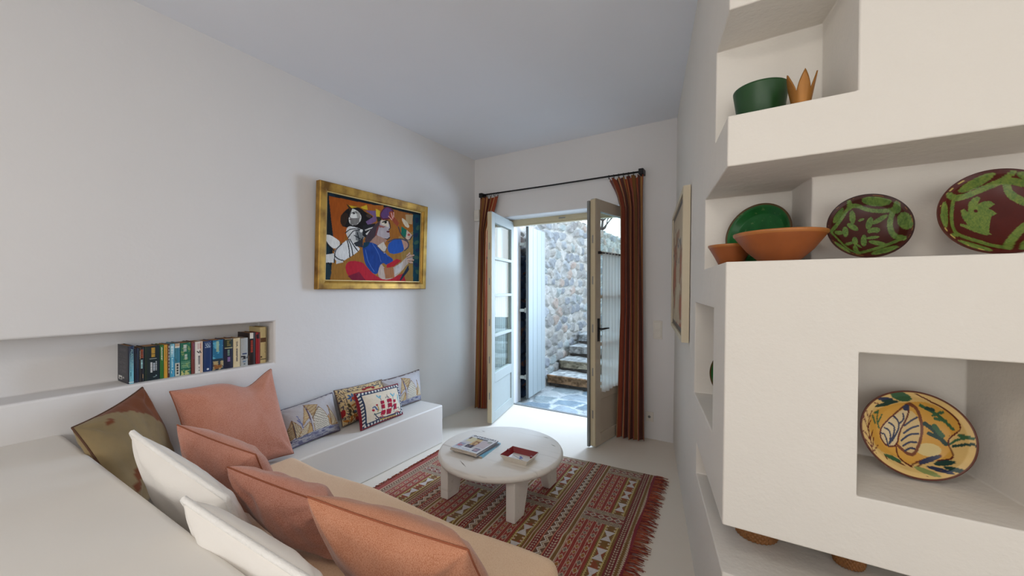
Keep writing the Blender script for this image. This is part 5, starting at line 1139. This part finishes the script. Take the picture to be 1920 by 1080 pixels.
def paint_yellow(x, y):
    X, Y = 760 + 530 * x, 572 + 68 * x + 406 * y; C = np.tile(lin((210, 176, 112)), (len(x), 1)) * (.88 + .24 * fnoise(x * 5, y * 5, 2))[:, None]
    sp = lambda P, c: put(C, inpoly(X, Y, smooth_poly(P, True)), c); ln = lambda P, w, c: put(C, linedist(X, Y, smooth_poly(P)) < w, c); el = lambda a, c: put(C, inell(X, Y, *a), c)
    sp([(340, 360), (560, 290), (740, 270), (900, 270), (1100, 380), (1180, 500), (1130, 570), (1060, 650), (1110, 780), (960, 810), (700, 870), (600, 790), (400, 740), (330, 560)], (200, 150, 66)); put(C, inell(X, Y, 900, 720, 110, 60, 0), (206, 184, 126))
    dr_ = (88, 30, 22); bl = (44, 50, 76); gr = (56, 92, 62); dg = (34, 60, 54)
    sp([(730, 310), (560, 430), (460, 520), (445, 620), (510, 705), (615, 690), (650, 560), (745, 400)], (206, 184, 142)); sp([(745, 330), (820, 400), (855, 500), (850, 620), (790, 740), (700, 770), (625, 690), (660, 560)], (202, 174, 120))
    ln([(720, 290), (560, 425), (455, 520), (445, 620), (510, 702), (612, 690), (645, 560), (745, 400), (735, 320)], 8, dr_); ln([(740, 285), (820, 330), (860, 450), (862, 580), (790, 745), (720, 782), (620, 690)], 14, (112, 62, 36)); ln([(600, 700), (598, 780), (640, 830), (715, 872)], 7, dr_)
    ln([(790, 195), (900, 255), (1100, 370), (1182, 510), (1130, 570), (1060, 640), (1115, 785), (960, 815)], 6, dr_); ln([(700, 870), (800, 820), (1000, 760), (1000, 780), (760, 870)], 6, dr_); ln([(640, 860), (460, 770), (480, 810)], 6, dr_)
    for P in ([(600, 410), (650, 460), (640, 540), (570, 640)], [(545, 470), (600, 500), (600, 560), (550, 660)], [(500, 520), (545, 540), (560, 590), (535, 670)], [(460, 570), (500, 580), (520, 690)], [(690, 380), (700, 440), (650, 480)]): ln(P, 8, bl)
    for P in ([(700, 500), (780, 440), (820, 420)], [(690, 570), (760, 520), (830, 500)], [(660, 640), (740, 580), (825, 575)], [(670, 690), (740, 650), (800, 655)], [(680, 735), (740, 705), (775, 715)]): ln(P, 9, bl)
    el((720, 325, 34, 30, 0), bl)
    for e, c in [((650, 215, 110, 42, 18), gr), ((500, 240, 80, 20, 5), bl), ((500, 290, 110, 18, -10), dg), ((550, 262, 90, 16, 4), dg), ((540, 800, 90, 20, 22), gr), ((890, 810, 110, 22, -20), bl), ((1010, 830, 90, 22, -10), dg), ((960, 890, 110, 18, 12), bl), ((1090, 880, 100, 20, 8), dg), ((840, 910, 110, 22, 18), (130, 140, 84))]: el(e, c)
    for P, w, c in [([(840, 300), (940, 360), (1010, 400), (1120, 530)], 12, gr), ([(900, 330), (960, 350)], 14, dg), ([(960, 400), (1030, 370)], 14, gr), ([(980, 430), (1060, 450)], 14, gr), ([(890, 480), (960, 530), (1050, 660)], 20, dg), ([(970, 500), (1030, 590)], 22, gr), ([(920, 570), (1000, 610)], 18, dg), ([(1090, 660), (1150, 610), (1280, 600)], 10, gr), ([(1160, 580), (1220, 590)], 14, gr), ([(1110, 680), (1230, 650), (1285, 670)], 12, dg), ([(440, 520), (420, 440), (430, 350)], 8, gr), ([(400, 470), (370, 400)], 10, gr), ([(440, 460), (475, 390)], 7, gr), ([(430, 360), (400, 370)], 12, gr)]: ln(P, w, c)
    for P in ([(340, 740), (330, 620), (300, 480), (245, 380)], [(330, 640), (280, 560), (245, 540)], [(335, 700), (290, 640), (240, 600)], [(320, 560), (320, 440), (360, 350)], [(310, 520), (350, 440)], [(330, 620), (370, 540)], [(345, 690), (370, 610)], [(345, 740), (410, 680)], [(290, 450), (250, 330), (310, 280)], [(320, 420), (300, 340)], [(380, 270), (430, 285)]): ln(P, 5, (104, 46, 34))
    r = np.hypot(x, y); put(C, r > .968, (92, 44, 28)); put(C, (fnoise(x * 30, y * 30, 7) > .80), (110, 74, 40)); return C
def paint_green(x, y):
    r = np.hypot(x, y); C = np.tile(lin((24, 92, 40)), (len(x), 1)) * (.7 + .55 * fnoise(x * 5, y * 5, 2))[:, None]; put(C, (fnoise(x * 12, y * 12, 5) > .70) & (r > .5), (70, 110, 60)); put(C, r > .955, (86, 66, 40)); return C
R1 = .1; plate('painted_plate', 'maroon plate with green flower pattern, smaller of the two standing on the ledge', 'plate', (.313, 1.575, LZ1 + R1 * .985 + .006), R1, .018, 0, .20, 0, paint_flower, GL)
R2 = .118; plate('painted_plate', 'maroon plate with green bird, at the right end of the ledge', 'plate', (.573, 1.565, LZ1 + R2 * .98 + .004), R2, .022, 0, .20, 0, paint_bird, GL)
R3 = .123; plate('green_plate', 'glossy green plate leaning in the corner behind the terracotta bowls', 'plate', (.035, 1.80, LZ1 + R3 * .985 + .004), R3, .022, -.52, .22, 0, paint_green, GL, back=(92, 66, 44))
R4 = .128; plate('decorated_dish', 'large yellow dish painted with a fruit in the square niche', 'dish', (.436, 1.655, NZQ + R4 * .975 + .003), R4, .028, 0, .24, 0, paint_yellow, GL, rimw=.34)
R5 = .128; plate('green_dish', 'dark green dish barely showing inside the narrow side niche', 'dish', (-.030, 2.12, .86 + R5 * .98 + .003), R5, .02, 0, .16, 0, paint_green, GL, back=(30, 60, 40))
def tbowl(name, label, c, R, h, foot):
    r = thing(name, c, label, 'bowl', 'terracotta bowls on the ledge')
    prof = [(0, .004), (foot, 0), (foot + .006, .003), (R * .72, h * .42), (R * .93, h * .80), (R, h * .93), (R + .001, h), (R - .006, h), (R * .88, h * .80), (R * .66, h * .44), (foot * .8, .012), (0, .010)]
    V, F = lathe(prof, 80, c); obj('bowl_body', V, F, M['terracotta'], r, True)
    V, F = lathe([(R * .955, h * .86), (R + .002, h * .94), (R + .002, h + .001), (R - .007, h + .001), (R * .90, h * .84)], 80, c); obj('glazed_rim', V, F, M['honey'], r, True)
tbowl('terracotta_bowl', 'larger wide terracotta bowl in front of the green plate', (.088, 1.565, LZ1 + .0005), .130, .098, .048)
tbowl('terracotta_bowl', 'smaller terracotta bowl at the left end of the ledge', (-.056, 1.70, LZ1 + .0005), .075, .078, .034)
# wicker baskets in the slot under the block
def basket(label, cx, cy, r0, r1, h):
    z0 = .4945; r = thing('wicker_basket', (cx, cy, z0), label, 'basket', 'wicker baskets in the slot under the block')
    V = []; F = []; na, nz = 160, 44
    for j in range(nz):
        t = j / (nz - 1); rad = r0 + (r1 - r0) * (t ** .5)
        for i in range(na):
            a = 2 * PI * i / na; wv = .0022 * math.sin(a * 28 + PI * (int(t * 15) % 2)) + .0016 * abs(math.sin(t * 15 * PI)); V.append((cx + (rad + wv) * math.cos(a), cy + (rad + wv) * math.sin(a), z0 + .0008 + h * t))
    for j in range(nz - 1):
        for i in range(na): F.append([j * na + i, j * na + (i + 1) % na, (j + 1) * na + (i + 1) % na, (j + 1) * na + i])
    F.append(list(range(na))[::-1]); obj('woven_side', V, F, M['wicker'], r, True)
    V, F = torus((cx, cy, z0 + h), r1, .006, 'z', 60, 8); obj('rim', V, F, M['wicker'], r, True)
M['wicker'] = mat('wicker', (140, 92, 48), .6, .4, 60, bump=(140, .5, .004, 3))
basket('woven wicker basket at the left, under the big plastered block', .026, 1.69, .062, .076, .125)
basket('narrower wicker basket at the right, under the big plastered block', .283, 1.665, .036, .050, .12)
# ---------------------------------------------------------------- light
w = bpy.data.worlds.new('sky'); SC.world = w; w.use_nodes = True; nt = w.node_tree
bg = nt.nodes['Background']; tc = N(nt, 'ShaderNodeTexCoord'); sp = N(nt, 'ShaderNodeSeparateXYZ'); rp = N(nt, 'ShaderNodeValToRGB')
nt.links.new(tc.outputs['Generated'], sp.inputs[0]); nt.links.new(sp.outputs['Z'], rp.inputs['Fac']); nt.links.new(rp.outputs['Color'], bg.inputs['Color'])
rp.color_ramp.elements[0].position = 0; rp.color_ramp.elements[0].color = (.92, .97, 1, 1); rp.color_ramp.elements[1].position = .8; rp.color_ramp.elements[1].color = (.55, .75, 1, 1)
bg.inputs['Strength'].default_value = 2.5
def area(name, loc, target, sx, sy, e, col, spread=180):
    l = bpy.data.lights.new(name, 'AREA'); l.shape = 'RECTANGLE'; l.size = sx; l.size_y = sy; l.energy = e; l.color = col; l.spread = math.radians(spread)
    o = bpy.data.objects.new(name, l); COL.objects.link(o); o.location = loc
    o.rotation_euler = (Vector(target) - Vector(loc)).to_track_quat('-Z', 'Y').to_euler(); return o
WARM = (1, .935, .86)
area('window_daylight', (-1.1, -3.15, 1.55), (-1.1, 0, 1.5), 1.55, 1.45, 16, WARM)
area('window_daylight', (1.3, -3.15, 1.55), (1.3, 0, 1.5), 1.55, 1.45, 17.5, WARM)
area('window_daylight', (2.55, -1.3, 1.55), (0, -1.3, 1.5), 1.75, 1.45, 10, WARM)
area('door_daylight', (-1.45, 4.95, 3.1), (-1.65, 2.3, .1), 1.5, 1.2, 24, (.64, .78, 1), 100)
area('courtyard_daylight', (-.75, 4.8, 1.9), (-2.5, 2.2, .8), 1.0, 1.8, 78, (.58, .75, 1), 130)
area('overhead_fill', (-.2, -.7, 2.75), (-.2, -.4, 0), .6, .6, 14, (1, .92, .82))  # added fill from above, behind the camera, to brighten the floor; no fixture there
